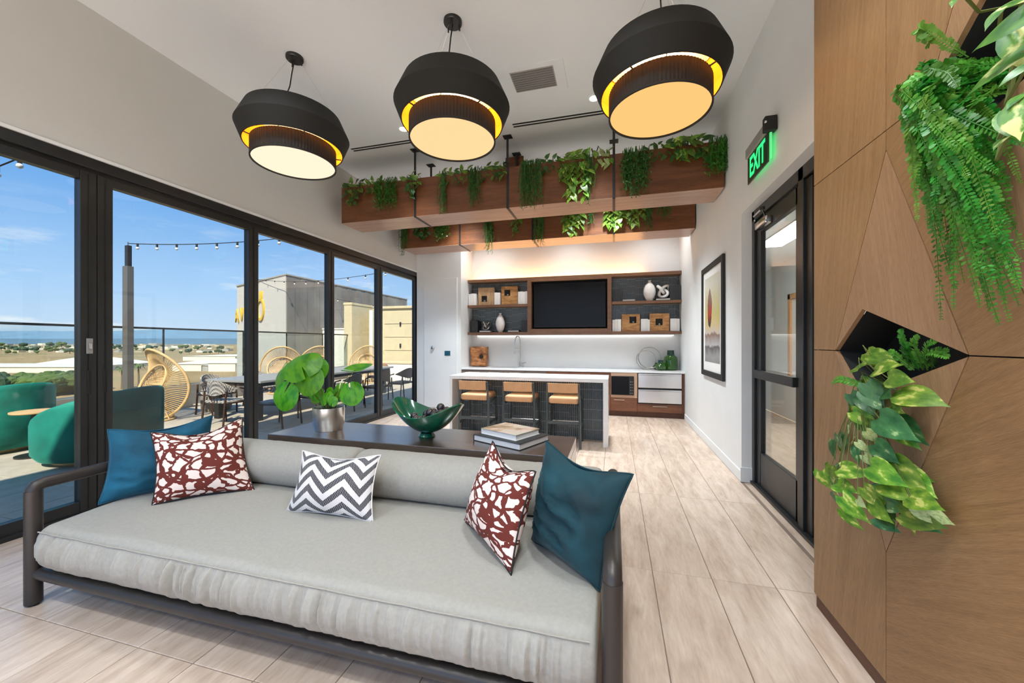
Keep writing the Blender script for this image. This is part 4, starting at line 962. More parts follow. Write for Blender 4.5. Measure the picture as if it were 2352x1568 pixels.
def seat_cushion():
    x0, x1 = xl + .07, xr - .055; y0, y1, z0, z1 = 1.325, 2.37, .212, .452
    prof = []
    R_ = .075
    def arc(cy, cz, a0, a1, n): return [(cy + R_ * math.cos(a0 + (a1 - a0) * k / n), cz + R_ * math.sin(a0 + (a1 - a0) * k / n)) for k in range(n + 1)]
    prof += arc(y0 + R_, z0 + R_, 1.5 * PI, PI, 7)
    prof += [(y0 - .008, z0 + R_ + (z1 - z0 - 2 * R_) * k / 5) for k in range(1, 5)]
    prof += arc(y0 + R_, z1 - R_, PI, .5 * PI, 8)
    prof += [(y0 + R_ + (y1 - y0 - 2 * R_) * k / 14, z1 + .018 * math.sin(PI * k / 14)) for k in range(1, 14)]
    prof += arc(y1 - R_, z1 - R_, .5 * PI, 0, 4) + arc(y1 - R_, z0 + R_, 0, -.5 * PI, 4)
    m = len(prof); nx = 520; vs = []; fs = []
    cy_, cz_ = (y0 + y1) / 2, (z0 + z1) / 2
    for k in range(nx + 1):
        u = k / nx; x_ = x0 + (x1 - x0) * u
        de = min(x_ - x0, x1 - x_); e = 1.0
        if de < .07: e = 1 - .07 * (1 - math.sqrt(max(0, 1 - (1 - de / .07) ** 2)))
        sag = .006 * noise.noise(Vector((x_ * 2.1, 1.7, 0)))
        for (y_, z_) in prof:
            yy, zz = cy_ + (y_ - cy_) * (1 - (1 - e) * .6), cz_ + (z_ - cz_) * (1 - (1 - e) * 2.2)
            if y_ < y0 + .06:     # gathered front border
                w_ = max(0, min(1, (z1 - .012 - z_) / .05)) * max(0, min(1, (z_ - z0) / .09))
                ph = x_ + .05 * (z_ - z0) * noise.noise(Vector((x_ * 3, 5, 0))) + .35 * (z_ - z0) ** 2 * noise.noise(Vector((x_ * 1.3, 9, 0)))
                f_ = noise.noise(Vector((ph * 32, 0, z_ * 1.5))) + .55 * noise.noise(Vector((ph * 72, 3, z_ * 2)))
                am = .018 + .026 * max(0, noise.noise(Vector((x_ * 1.9, 7, 0))) + .25)
                w_ *= min(1, de / .12)
                yy -= f_ * am * w_ + .012 * w_ * math.sin(PI * max(0, min(1, (z_ - z0) / (z1 - z0))))
            else:
                zz += .004 * noise.noise(Vector((x_ * 5, y_ * 5, 0))) + sag
            vs.append((x_, yy, zz))
    for k in range(nx):
        for i in range(m):
            j = (i + 1) % m; fs.append((k * m + i, k * m + j, (k + 1) * m + j, (k + 1) * m + i))
    fs += [tuple(range(m)), tuple(nx * m + i for i in reversed(range(m)))]
    return MB().add(vs, fs)
sc_ = seat_cushion().build('seat_cushion', 'linen', so, 55)
MB().tube([(xl + .10 + k * .06, 1.333 + .003 * noise.noise(Vector((k * .7, 0, 0))), .428 + .003 * noise.noise(Vector((k * .5, 4, 0)))) for k in range(50)], .0035, 6).build('piping', 'linen', sc_, True)
def roll(x0, x1, seed):
    cy_, cz_, R_ = 2.225, .590, .158; n = 40; nx = 70; vs = []; fs = []
    for k in range(nx + 1):
        u = k / nx; x_ = x0 + (x1 - x0) * u; de = min(u, 1 - u) * (x1 - x0)
        e = 1.0 if de > .05 else .80 + .20 * math.sqrt(max(0, 1 - (1 - de / .05) ** 2))
        for i in range(n):
            a = 2 * PI * i / n
            r_ = R_ * e * (1 + .015 * noise.noise(Vector((x_ * 3 + seed, math.cos(a) * 1.5, math.sin(a) * 1.5))) + .012 * noise.noise(Vector((x_ * 22 + seed, a * .6, 2))))
            y_, z_ = cy_ + r_ * 1.02 * math.cos(a), cz_ + r_ * .93 * math.sin(a)
            vs.append((x_, min(y_, 2.388), max(z_, .465)))
    for k in range(nx):
        for i in range(n):
            j = (i + 1) % n; fs.append((k * n + i, k * n + j, (k + 1) * n + j, (k + 1) * n + i))
    fs += [tuple(range(n)), tuple(nx * n + i for i in reversed(range(n)))]
    return MB().add(vs, fs)
roll(xl + .06, -1.655, 1.0).build('back_bolster', 'linen', so, 60)
roll(-1.650, xr - .05, 5.0).build('back_bolster', 'linen', so, 60)

# ------------------------------------------------------------------ cushions
def pillow(label, TL, TR, BL, BR, T, matn, chop=.0, crease=0.0, seed=1, piping=None, uvs=(1, 1)):
    t_ = thing('throw_pillow', label, 'pillow', tuple((Vector(BL) + Vector(BR)) / 2), group='throw pillows on the sofa')
    TL, TR, BL, BR = map(Vector, (TL, TR, BL, BR)); n = 30
    nr = ((TR - TL + BR - BL).cross(TL - BL + TR - BR)).normalized()
    if nr.dot(Vector((0, 0, 1.46)) - (TL + BR) / 2) < 0: nr = -nr
    vs = []; fs = []; uv = []
    def P_(s_, t2, side):
        s1 = s_ * (1 - .10 * (1 - t2 * t2)); t1 = t2 * (1 - .10 * (1 - s_ * s_))
        t1 -= chop * (1 - s_ * s_) ** 2 * max(0, (t2 + .3) / 1.3) ** 2
        a, b_ = (s1 + 1) / 2, (t1 + 1) / 2
        p = BL * (1 - a) * (1 - b_) + BR * a * (1 - b_) + TL * (1 - a) * b_ + TR * a * b_
        h = T * (max(0, 1 - abs(s_) ** 2.2) * max(0, 1 - abs(t2) ** 2.2)) ** .62
        w_ = 0
        if crease:
            q = Vector((s_ * 1.4 + seed, t2 * 3.2 + s_ * 1.2, side * 3))
            w_ = crease * (1 - abs(noise.noise(q) * 2)) * (1 - s_ ** 4) * (1 - t2 ** 4)
        dent = chop * .8 * T * math.exp(-(s_ / .33) ** 2) * max(0, t2) ** 1.5 if chop else 0
        return p + nr * side * (h - dent * 1.6 + w_ * .9 + .006 * noise.noise(p * 9 + Vector((seed, 0, 0))) * (1 - s_ ** 4) * (1 - t2 ** 4))
    for side in (1, -1):
        for i in range(n + 1):
            for j in range(n + 1):
                s_, t2 = -1 + 2 * i / n, -1 + 2 * j / n
                s_ = math.sin(s_ * PI / 2) * .5 + s_ * .5; t2 = math.sin(t2 * PI / 2) * .5 + t2 * .5
                vs.append(P_(s_, t2, side)); uv.append((i / n * uvs[0] + (.37 if side < 0 else 0), j / n * uvs[1]))
    o_ = (n + 1) ** 2
    for b_ in (0, o_):
        for i in range(n):
            for j in range(n):
                q = (b_ + i * (n + 1) + j, b_ + (i + 1) * (n + 1) + j, b_ + (i + 1) * (n + 1) + j + 1, b_ + i * (n + 1) + j + 1)
                fs.append(q if b_ == 0 else q[::-1])
    me = bpy.data.meshes.new('cover'); me.from_pydata([tuple(p) for p in vs], [], fs); me.materials.append(M[matn])
    ul = me.uv_layers.new(name='UVMap')
    for lp in me.loops: ul.data[lp.index].uv = uv[lp.vertex_index]
    bm = bmesh.new(); bm.from_mesh(me); bmesh.ops.remove_doubles(bm, verts=bm.verts[:], dist=.0006); bmesh.ops.recalc_face_normals(bm, faces=bm.faces[:]); bm.to_mesh(me); bm.free()
    me.polygons.foreach_set('use_smooth', [True] * len(me.polygons)); link('cover', me, t_)
    edge = []
    for k in range(30): edge.append((-1 + 2 * k / 30, -1))
    for k in range(30): edge.append((1, -1 + 2 * k / 30))
    for k in range(30): edge.append((1 - 2 * k / 30, 1))
    for k in range(30): edge.append((-1, 1 - 2 * k / 30))
    MB().tube([P_(a, b_, 0.0) for a, b_ in edge], .004, 5, closed=True).build('seam', piping or matn, t_, 'all')
    return t_
pillow('bright teal velvet pillow against the sofa arm near the glass wall', (-3.10, 1.67, .905), (-2.80, 2.10, .93), (-3.055, 1.60, .463), (-2.74, 2.07, .463), .105, 'velvetL', .12, .035, 2)
pillow('maroon brush-print pillow in front of the bright teal one', (-2.845, 1.745, .885), (-2.585, 2.15, .915), (-2.72, 1.675, .463), (-2.325, 2.02, .463), .10, 'brush', .20, .006, 5, 'matblack', (1, .95))
pillow('black and white chevron lumbar pillow in the middle of the sofa', (-1.825, 1.905, .80), (-1.325, 1.965, .795), (-1.865, 1.825, .463), (-1.285, 1.835, .463), .085, 'chev', .12, .004, 3)
pillow('maroon brush-print pillow in front of the deep teal one', (-.655, 2.03, .905), (-.335, 1.66, .885), (-.805, 1.975, .463), (-.425, 1.575, .463), .105, 'brush', .22, .006, 8, 'matblack', (.9, 1))
pillow('deep teal velvet pillow against the sofa arm near the walnut wall', (-.335, 1.93, .955), (.075, 1.60, .93), (-.40, 1.87, .463), (-.055, 1.56, .463), .105, 'velvetR', .12, .042, 11)

# ------------------------------------------------------------------ console table and what stands on it
ct = thing('console_table', 'long dark wood console table behind the sofa', 'table', (-1.49, 2.7, 0))
tx0, tx1, ty0, ty1, TZ = -2.69, -.285, 2.45, 3.0, .72
MB().rbox(tx0, tx1, ty0, ty1, TZ - .06, TZ, .004).build('top', 'console', ct)
MB().rbox(tx0, tx0 + .06, ty0, ty1, 0, TZ - .06, .004).build('end_panel', 'console', ct)
MB().rbox(tx1 - .06, tx1, ty0, ty1, 0, TZ - .06, .004).build('end_panel', 'console', ct)
MB().rbox(tx0 + .06, tx1 - .06, ty0 + .25, ty0 + .29, .10, .16, .004).build('stretcher', 'console', ct)

def bowl_mesh():
    nu, nv = 64, 14; A_, B_ = .345, .185; vs = []; fs = []
    def pt(a, f, off):
        ca, sa = math.cos(a), math.sin(a)
        rim = .168 + .112 * ca * ca
        x_, y_ = A_ * ca, B_ * sa
        g = f ** .55
        return Vector((x_ * (.19 + .81 * f) if False else x_ * f, y_ * f, .028 + (rim - .028) * (f ** 2.0) + off))
    for layer, sc_ in ((0, 1.0), (1, .965)):
        for j in range(nv + 1):
            f = .16 + .84 * j / nv
            for i in range(nu):
                p = pt(2 * PI * i / nu, f, .012 * (1 - j / nv) * layer + (.004 if layer else 0)); p.x *= sc_; p.y *= sc_
                vs.append(p)
    for layer in (0, 1):
        o_ = layer * (nv + 1) * nu
        for j in range(nv):
            for i in range(nu):
                k = (i + 1) % nu; fs.append((o_ + j * nu + i, o_ + j * nu + k, o_ + (j + 1) * nu + k, o_ + (j + 1) * nu + i))
        fs.append(tuple(o_ + i for i in range(nu)))
    for i in range(nu):
        k = (i + 1) % nu; fs.append((nv * nu + i, nv * nu + k, (nv + 1) * nu + nv * nu + k, (nv + 1) * nu + nv * nu + i))
    return MB().add(vs, fs)
bx, by = -1.42, 2.72
bw = thing('boat_bowl', 'glossy green boat-shaped bowl on the console table', 'bowl', (bx, by, TZ), rz=-.30)
bowl_mesh().build('bowl', 'green_glaze', bw, 50, True)
MB().lathe([(.001, 0), (.062, 0), (.066, .006), (.05, .03), (.001, .034)], 32).build('foot', 'green_glaze', bw, 30, True)
BO = ['farthest left', 'lowest near the front rim', 'front, right of the lowest', 'behind the front rim', 'lower middle', 'left of the top heap', 'in the middle of the heap', 'back of the heap', 'right of the middle', 'front right', 'right side low', 'topmost at the right', 'far right end', 'small one by the right rim']
bc = [(-.115, -.03, .10), (-.06, -.065, .085), (-.01, -.075, .09), (-.02, -.02, .085), (.05, -.05, .092), (-.045, .02, .115), (.01, .0, .135), (-.005, .055, .13), (.06, .03, .13), (.085, -.03, .125), (.115, .02, .135), (.105, .01, .185), (.165, .005, .165), (.155, -.04, .155)]
for i, (a, b_, c) in enumerate(bc):
    q = Matrix.Rotation(-.30, 3, 'Z') @ Vector((a * 1.1 + .02, b_ * 1.1, c + .052)); rr = .031 + .003 * math.sin(i * 2.3)
    MB().ball((0, 0, 0), rr, 16, 10).build('wooden_ball', 'ball', None, True).location = (bx + q.x, by + q.y, TZ + q.z)
    tag(COL.objects[-1], 'dark polished ball in the green bowl, %s' % BO[i], 'ornament ball', 'dark balls in the green bowl')

def cbook(c, rz, w, d, z0, th, label, cov, top=None):
    t_ = thing('coffee_table_book', label, 'book', (c[0], c[1], z0), rz, 'coffee table books on the console')
    MB().box(-w / 2, w / 2, -d / 2, d / 2, 0, .004).box(-w / 2, -w / 2 + .004, -d / 2, d / 2, 0, th).build('back_cover', cov, t_, False, True)
    MB().rbox(-w / 2, w / 2, -d / 2, d / 2, th - .004, th, .001, 1).build('front_cover', top or cov, t_, False, True)
    MB().box(-w / 2 + .004, w / 2 - .006, -d / 2 + .006, d / 2 - .006, .004, th - .004).build('pages', 'paper', t_, False, True)
cbook((-.745, 2.765), math.radians(-24), .44, .36, TZ + .0005, .046, 'larger white and black book at the bottom of the pair on the console', 'blackbook')
cbook((-.755, 2.775), math.radians(-26), .345, .275, TZ + .047, .042, 'smaller picture-covered book on top of the pair on the console', 'paper', 'cover')

# ---- leaves
def leaf_mesh(name, matn, w=.33, fold=.18, droop=.25, heart=.16, nseg=8, tipsharp=1.0):
    """leaf of unit length along +y from the stalk at the origin, face normal +z"""
    vs = []; fs = []
    for k in range(nseg + 1):
        u = k / nseg
        half = w * (math.sin(PI * min(1, u * .92 + .08) ** .62)) ** (.85) * (1 - u ** 6) if k < nseg else 0.0
        y_ = u; zc = -droop * u * u
        if k == 0: half = w * .52
        for sx_ in (-1, -.5, 0, .5, 1):
            yo = -heart * (abs(sx_) ** 1.5) * (1 - u) ** 3
            vs.append((sx_ * half, y_ + yo, zc + fold * abs(sx_) * half - .10 * (abs(sx_) ** 2) * half))
    for k in range(nseg):
        for i in range(4): fs.append((k * 5 + i, k * 5 + i + 1, (k + 1) * 5 + i + 1, (k + 1) * 5 + i))
    me = MB().add(vs, fs).mesh(name, matn, 'all', recalc=False)
    return me
LM = {k: leaf_mesh('leaf', k) for k in ('pothos', 'pothos_dk', 'pothos_pale', 'bigleaf', 'ivy', 'ivy_lt')}
LM['bigleaf'] = leaf_mesh('leaf', 'bigleaf', .26)
def orient(y_dir, z_dir):
    y_ = Vector(y_dir).normalized(); z_ = Vector(z_dir); x_ = y_.cross(z_)
    if x_.length < 1e-4: x_ = y_.cross(Vector((.3, .5, .8)))
    x_.normalize(); z_ = x_.cross(y_)
    return Matrix(((x_.x, y_.x, z_.x, 0), (x_.y, y_.y, z_.y, 0), (x_.z, y_.z, z_.z, 0), (0, 0, 0, 1)))
def leaf(me, parent, pos, tip, nrm, size, name='leaf'):
    o = link(name, me, parent); o.matrix_basis = Matrix.Translation(pos) @ orient(tip, nrm) @ Matrix.Scale(size, 4); return o
def jit(r_, a): return Vector((r_.uniform(-a, a), r_.uniform(-a, a), r_.uniform(-a, a)))
def trailing(label, x, y, zlip, out, vines, mats, size, step, seed, name='trailing_vine', group='vines in the hanging planters', inset_=.12, rise=.06):
    """vines that climb out of the soil, over the lip and hang down"""
    r_ = random.Random(seed); out = Vector(out); side = Vector((-out.y, out.x, 0)); up = Vector((0, 0, 1))
    t_ = thing(name, label, 'plant', (x, y - out.y * .1, zlip - .1), group=group)
    stems = MB()
    for (off, length) in vines:
        b_ = Vector((x, y, zlip)) + side * off
        pts = [b_ - out * inset_ - up * .10, b_ - out * inset_ * .6 + up * rise * .5, b_ + out * .015 + up * (rise * .5 + .012), b_ + out * .045 - up * .03]
        n = max(2, int(length / .05)); p = pts[-1].copy(); dr = side * r_.uniform(-.3, .3)
        for k in range(n):
            p = p - up * .05 + dr * .02 + side * r_.uniform(-.012, .012) + out * r_.uniform(-.006, .006)
            pts.append(p.copy())
        stems.tube(pts, .0035, 4)
        # leaves along the length
        acc = 0; sgn = 1
        for i in range(1, len(pts)):
            acc += (pts[i] - pts[i - 1]).length
            if acc >= step * .85:
                acc = 0; sgn = -sgn
                d_ = (pts[i] - pts[i - 1]).normalized()
                tip = -up * r_.uniform(.4, 1) + side * sgn * r_.uniform(.2, .9) + out * r_.uniform(.1, .5) if i > 3 else up * r_.uniform(.1, .6) + side * sgn * r_.uniform(.2, 1) + out * r_.uniform(.1, .8)
                nrm = out * r_.uniform(.6, 1) + up * r_.uniform(.2, .8) + side * sgn * .3 + jit(r_, .25)
                leaf(LM[r_.choice(mats)], t_, pts[i] + out * r_.uniform(.0, .02) + side * sgn * .01, tip, nrm, size * 1.25 * r_.uniform(.65, 1.15))
    stems.build('stems', 'stem', t_)
    return t_
def strands(label, x, y, zlip, out, width, length, n, seed, matn='strand', name='string_plant', group='string plants in the hanging planters', r0=.0035, bush=.0):
    r_ = random.Random(seed); out = Vector(out); side = Vector((-out.y, out.x, 0)); up = Vector((0, 0, 1))
    t_ = thing(name, label, 'plant', (x, y - out.y * .1, zlip - .1), group=group)
    mb = MB()
    for k in range(n):
        o_ = r_.uniform(-.5, .5) * width; b_ = Vector((x, y, zlip)) + side * o_
        ln = length * r_.uniform(.45, 1.0) * (1 - .35 * abs(o_ / width) * 2 * r_.random())
        pts = [b_ - out * r_.uniform(.03, .12) - up * .06, b_ + up * r_.uniform(.015, .07) + out * .01, b_ + out * r_.uniform(.025, .07) - up * .02]
        p = pts[-1].copy(); m_ = max(3, int(ln / .06))
        for i in range(m_):
            p = p - up * (ln / m_) + side * r_.uniform(-.014, .014) + out * r_.uniform(-.006, .008); pts.append(p.copy())
            if r_.random() < .75:
                q = p + side * r_.choice((-1, 1)) * r_.uniform(.015, .05) + out * r_.uniform(0, .03) - up * r_.uniform(.0, .04) * (1 if bush == 0 else -.2)
                mb.tube([p, (p + q) / 2 + up * .006, q], [r0, r0, r0 * .4], 3, False)
                if bush:
                    for _ in range(3):
                        c = q + jit(r_, .03); a_ = jit(r_, 1).normalized(); d2 = jit(r_, 1).normalized()
                        mb.add([c, c + a_ * .022 + d2 * .010, c + a_ * .045, c + a_ * .022 - d2 * .010], [(0, 1, 2, 3)])
        mb.tube(pts, r0, 3)
    o = mb.build('strands', matn, t_); o['kind'] = 'stuff'
    return t_
PO = (0, -1, 0); Z1 = 3.86; Y1, Y2 = 5.04, 6.72
def XP(u, y): return px(u, 785, 'y', y).x
# front planter, from the glass wall to the right wall
trailing('pale-leaved vine at the window end of the front planter', XP(812, Y1), Y1, Z1, PO, [(-.10, .12), (-.03, .30), (.05, .26), (.12, .15)], ['ivy_lt', 'ivy', 'ivy'], .085, .055, 21)
trailing('low leafy vine between pale vine and dark bush in the front planter', XP(850, Y1), Y1, Z1, PO, [(-.12, .02), (-.04, .05), (.05, .03), (.13, .06), (.2, .02)], ['ivy', 'ivy_lt'], .075, .05, 22)
strands('dense dark green trailing bush left of the first strap', XP(890, Y1), Y1, Z1, PO, .34, .44, 40, 23, 'fern', 'trailing_bush', bush=1)
trailing('bright leaf vine hanging over the first planter strap', XP(948, Y1), Y1, Z1, PO, [(-.08, .12), (-.01, .30), (.04, .22), (.10, .08)], ['ivy_lt', 'ivy'], .08, .05, 24)
strands('thin string plant right of the first planter strap', XP(1019, Y1), Y1, Z1, PO, .12, .62, 16, 25)
trailing('leafy vine behind the long thin string plant, front planter', XP(1045, Y1), Y1, Z1, PO, [(-.18, .02), (-.08, .04), (0, .03), (.1, .02), (.2, .04)], ['ivy', 'ivy_lt'], .07, .05, 26)
strands('grassy string plant below the middle pendant, front planter', XP(1094, Y1), Y1, Z1, PO, .17, .55, 30, 27)
trailing('short ivy left of the middle planter strap', XP(1140, Y1), Y1, Z1, PO, [(-.12, .03), (-.02, .06), (.06, .04), (.12, .02)], ['ivy_lt', 'ivy'], .085, .05, 28)
strands('broad curtain of green strings right of the middle strap', XP(1221, Y1), Y1, Z1, PO, .28, .66, 55, 29)
trailing('low ivy between the string curtain and the yellow-green vine', XP(1270, Y1), Y1, Z1, PO, [(-.1, .02), (0, .04), (.1, .02)], ['ivy'], .07, .05, 30)
trailing('long yellow-green vine in the middle of the front planter', XP(1322, Y1), Y1, Z1, PO, [(-.13, .30), (-.07, .46), (0, .52), (.07, .50), (.13, .34)], ['ivy_lt', 'ivy_lt', 'pothos'], .10, .05, 31)
strands('narrow string plant beside the long yellow-green vine', XP(1354, Y1), Y1, Z1, PO, .09, .62, 22, 32)
trailing('pale ivy left of the right planter strap', XP(1385, Y1), Y1, Z1, PO, [(-.06, .06), (.02, .12), (.08, .08)], ['ivy_lt', 'pothos_pale'], .08, .05, 33)
strands('bushy green trailer right of the right planter strap', XP(1458, Y1), Y1, Z1, PO, .26, .60, 44, 34, 'strand', 'trailing_bush', bush=1)
trailing('low vine below the right pendant, front planter', XP(1520, Y1), Y1, Z1, PO, [(-.15, .02), (-.05, .03), (.05, .02), (.15, .03)], ['ivy'], .07, .05, 35)
trailing('broad pale heart-leaved vine near the right wall', XP(1580, Y1), Y1, Z1, PO, [(-.16, .12), (-.08, .16), (.0, .08), (.09, .14), (.16, .18)], ['ivy_lt', 'pothos', 'ivy'], .115, .055, 36)
strands('bushy dark green plant at the right wall end of the front planter', XP(1648, Y1), Y1, Z1, PO, .20, .42, 40, 37, 'fern', 'trailing_bush', bush=1)
# dark upright fronds
df = thing('dark_frond_plant', 'dark wiry fronds standing above the front planter', 'plant', (XP(1365, 5.25), 5.25, 3.80), group='vines in the hanging planters')
for k in range(9):
    a = rnd.uniform(-1, 1); h_ = rnd.uniform(.14, .30); b0 = Vector((XP(1365, 5.25), 5.25, 3.78))
    MB().tube([b0, b0 + Vector((a * .08, -.02, h_ * .7)), b0 + Vector((a * .22, -.04, h_)), b0 + Vector((a * .36, -.05, h_ * .8))], [.006, .007, .009, .002], 5).build('frond', 'darkfrond', df, True)
# rear planter
Z2 = Z1
strands('string plant at the window end of the rear planter', XP(930, Y2), Y2, Z2, PO, .16, .75, 26, 41)
trailing('blue-green rosette vine near the window end, rear planter', XP(972, Y2), Y2, Z2, PO, [(-.12, .30), (-.03, .36), (.06, .33)], ['pothos_dk', 'ivy'], .10, .05, 42)
strands('bushy trailer left of the first strap, rear planter', XP(1017, Y2), Y2, Z2, PO, .28, .50, 34, 43, 'fern', 'trailing_bush', bush=1)
strands('long string plant reaching below the rear planter, left of centre', XP(1123, Y2), Y2, Z2, PO, .14, .80, 28, 44)
trailing('small pale vine left of the middle strap, rear planter', XP(1190, Y2), Y2, Z2, PO, [(-.03, .40), (.03, .34)], ['ivy_lt'], .08, .05, 45)
strands('string plant on the middle strap, rear planter', XP(1239, Y2), Y2, Z2, PO, .17, .72, 34, 46)
trailing('yellow-green vine in the middle of the rear planter', XP(1320, Y2), Y2, Z2, PO, [(-.12, .34), (-.04, .46), (.05, .50), (.12, .38)], ['ivy_lt', 'pothos'], .11, .05, 47)
strands('thin string plant right of the yellow-green vine, rear planter', XP(1357, Y2), Y2, Z2, PO, .08, .46, 12, 48)
trailing('bright yellow-green vine on the right strap, rear planter', XP(1412, Y2), Y2, Z2, PO, [(-.10, .36), (-.02, .42), (.07, .40), (.13, .34)], ['pothos', 'ivy_lt'], .105, .05, 49)
trailing('light vine right of the right strap, rear planter', XP(1456, Y2), Y2, Z2, PO, [(-.06, .36), (.02, .42), (.09, .30)], ['ivy_lt', 'pothos'], .10, .05, 50)
strands('grassy string plant near the right end, rear planter', XP(1490, Y2), Y2, Z2, PO, .14, .60, 26, 51)
strands('fine trailing plant at the right end of the rear planter', XP(1525, Y2), Y2, Z2, PO, .22, .42, 22, 52)

# ---- round-leaved plant in the silver pot
pp_ = thing('potted_plant', 'round-leaved green plant in a silver pot on the console', 'plant', (-2.34, 2.72, TZ))
pcx, pcy = -2.335, 2.72
MB().lathe([(.001, 0), (.108, 0), (.112, .006), (.112, .03), (.122, .045), (.126, .19), (.119, .19), (.115, .06), (.001, .06)], 44, (pcx, pcy, TZ)).build('pot', 'mercury', pp_, 35)
MB().lathe([(.001, .175), (.06, .172), (.116, .165)], 28, (pcx, pcy, TZ)).build('soil', 'soil', pp_)
def round_leaf(name='round_leaf'):
    n = 26; vs = [(0, .02, 0)]; fs = []
    for rr_ in (.5, 1.0):
        for k in range(n):
            a = -PI / 2 + .10 + (2 * PI - .20) * k / (n - 1)
            r2 = rr_ * .5 * (1 + .05 * math.sin(a) + .02 * math.sin(5 * a))
            vs.append((r2 * math.cos(a), .5 + r2 * math.sin(a) - .42 * (1 - rr_) * 0, -.10 * rr_ ** 2 + .02 * math.sin(3 * a) * rr_))
    vs[0] = (0, .44, .02)
    for k in range(n - 1):
        fs.append((0, 1 + k, 2 + k)); fs.append((1 + k, 1 + n + k, 2 + n + k, 2 + k))
    return MB().add(vs, fs).mesh(name, 'pilea', 'all', recalc=False)
RL = round_leaf()
eye = Vector((0, 0, 1.46))
specs = [  # u, v of the leaf centre, y plane, size, tip direction (screen right, up), tilt toward eye
    (692, 838, 2.62, .33, (-.2, .35), (.1, -.75, .75)), (642, 858, 2.66, .25, (-.25, -1), (-.45, -.8, .35)), (652, 908, 2.55, .25, (-.3, -1), (.0, -1, .12)),
    (708, 872, 2.60, .25, (.0, -1), (.15, -1, .25)), (722, 845, 2.74, .22, (.5, -.6), (.5, -.8, .2)), (820, 850, 2.66, .24, (1, .1), (.05, .25, -1)),
    (806, 902, 2.66, .20, (.3, -1), (.3, -.9, .2)), (780, 897, 2.76, .15, (.2, -.8), (.0, -1, .3)), (724, 905, 2.74, .16, (-.4, -.9), (-.1, -1, .2)),
    (752, 912, 2.66, .10, (0, 1), (.1, -1, .3)), (764, 922, 2.64, .085, (.3, 1), (.2, -1, .3)), (742, 922, 2.66, .08, (-.4, 1), (-.2, -1, .3)), (756, 899, 2.72, .075, (.1, 1), (0, -1, .2))]
for (u, v_, yy, sz, sd2, nm) in specs:
    c = px(u, v_, 'y', yy); tip = CR * sd2[0] + Vector((0, 0, sd2[1])); nm = Vector(nm); tip = (tip - nm * tip.dot(nm) / nm.length_squared).normalized()
    base = c - tip * sz * .5
    leaf(RL, pp_, base, tip, nm, sz)
    at_ = base + tip * sz * .44; s0 = Vector((pcx + (at_.x - pcx) * .12, pcy + .03 * math.sin(u), TZ + .17)); md = s0.lerp(at_, .55) + Vector((0, 0, .05))
    MB().tube([s0, s0.lerp(md, .6) + Vector((0, 0, .02)), md, at_ - nm.normalized() * .004], [.0045, .004, .0035, .0025], 6).build('stalk', 'stem', pp_, True)

# ---- niche plants in the walnut wall
lp_ = thing('niche_pothos', 'variegated pothos spilling from the lower kite niche', 'plant', (WX + .1, 1.95, 1.25))
stems = MB()
root = Vector((WX + .06, 1.98, 1.28))
low = [  # u, v of leaf base, tip offset px, size m, distance off the wall, mesh
    (1975, 845, (-60, -12), .13, .10, 'ivy_lt'), (2000, 815, (70, 15), .14, .05, 'ivy_lt'), (2010, 850, (60, -30), .15, .08, 'pothos'), (2040, 868, (60, 5), .20, .10, 'ivy_lt'),
    (2070, 905, (80, 10), .26, .10, 'pothos'), (2060, 915, (85, -20), .22, .06, 'pothos'), (1990, 880, (35, 45), .13, .10, 'pothos_dk'), (1955, 905, (30, 35), .16, .09, 'pothos_dk'), (1960, 945, (40, 25), .13, .10, 'pothos'),
    (1985, 900, (40, 40), .12, .11, 'pothos_dk'), (2020, 960, (90, 60), .28, .12, 'pothos_dk'), (2050, 965, (100, 70), .25, .06, 'pothos_dk'), (1940, 1000, (-15, 50), .12, .06, 'pothos_dk'), (1950, 985, (-35, 15), .10, .12, 'pothos_pale'),
    (1990, 990, (30, 25), .10, .12, 'pothos_pale'), (1960, 1010, (-25, 15), .09, .12, 'pothos_pale'), (1970, 1015, (20, 20), .08, .13, 'pothos_pale'), (1985, 1000, (10, 35), .08, .12, 'pothos_pale'), (1965, 1025, (0, 25), .09, .11, 'pothos_dk'),
    (1985, 1045, (30, 25), .10, .11, 'pothos_pale'), (2005, 1050, (-20, 15), .09, .10, 'pothos_pale'), (2010, 1020, (60, 55), .20, .10, 'pothos_dk'), (1930, 1075, (70, 15), .22, .13, 'pothos'), (2000, 1070, (75, 45), .25, .14, 'pothos'),
    (2040, 1060, (90, 75), .28, .09, 'pothos'), (1920, 1110, (55, 20), .19, .13, 'pothos'), (1910, 1070, (0, 40), .12, .11, 'pothos'), (1915, 1120, (0, 45), .12, .09, 'pothos'), (2030, 1110, (70, 35), .22, .12, 'pothos'),
    (1985, 1120, (40, 45), .17, .14, 'pothos'), (1935, 1140, (30, 35), .15, .14, 'pothos'), (1970, 1145, (15, 25), .09, .14, 'pothos_pale'), (2000, 1150, (25, 35), .14, .12, 'pothos'), (2035, 1155, (40, 15), .16, .11, 'pothos_dk'),
    (2090, 1140, (75, 25), .22, .10, 'pothos'), (2105, 1165, (45, 20), .15, .10, 'pothos_pale'), (2070, 1180, (35, 12), .15, .11, 'ivy_lt'), (2080, 1085, (70, 55), .22, .06, 'pothos'), (1950, 930, (-10, 45), .13, .07, 'pothos_dk'), (1925, 1000, (5, 40), .12, .07, 'pothos_dk')]
rl_ = random.Random(5)
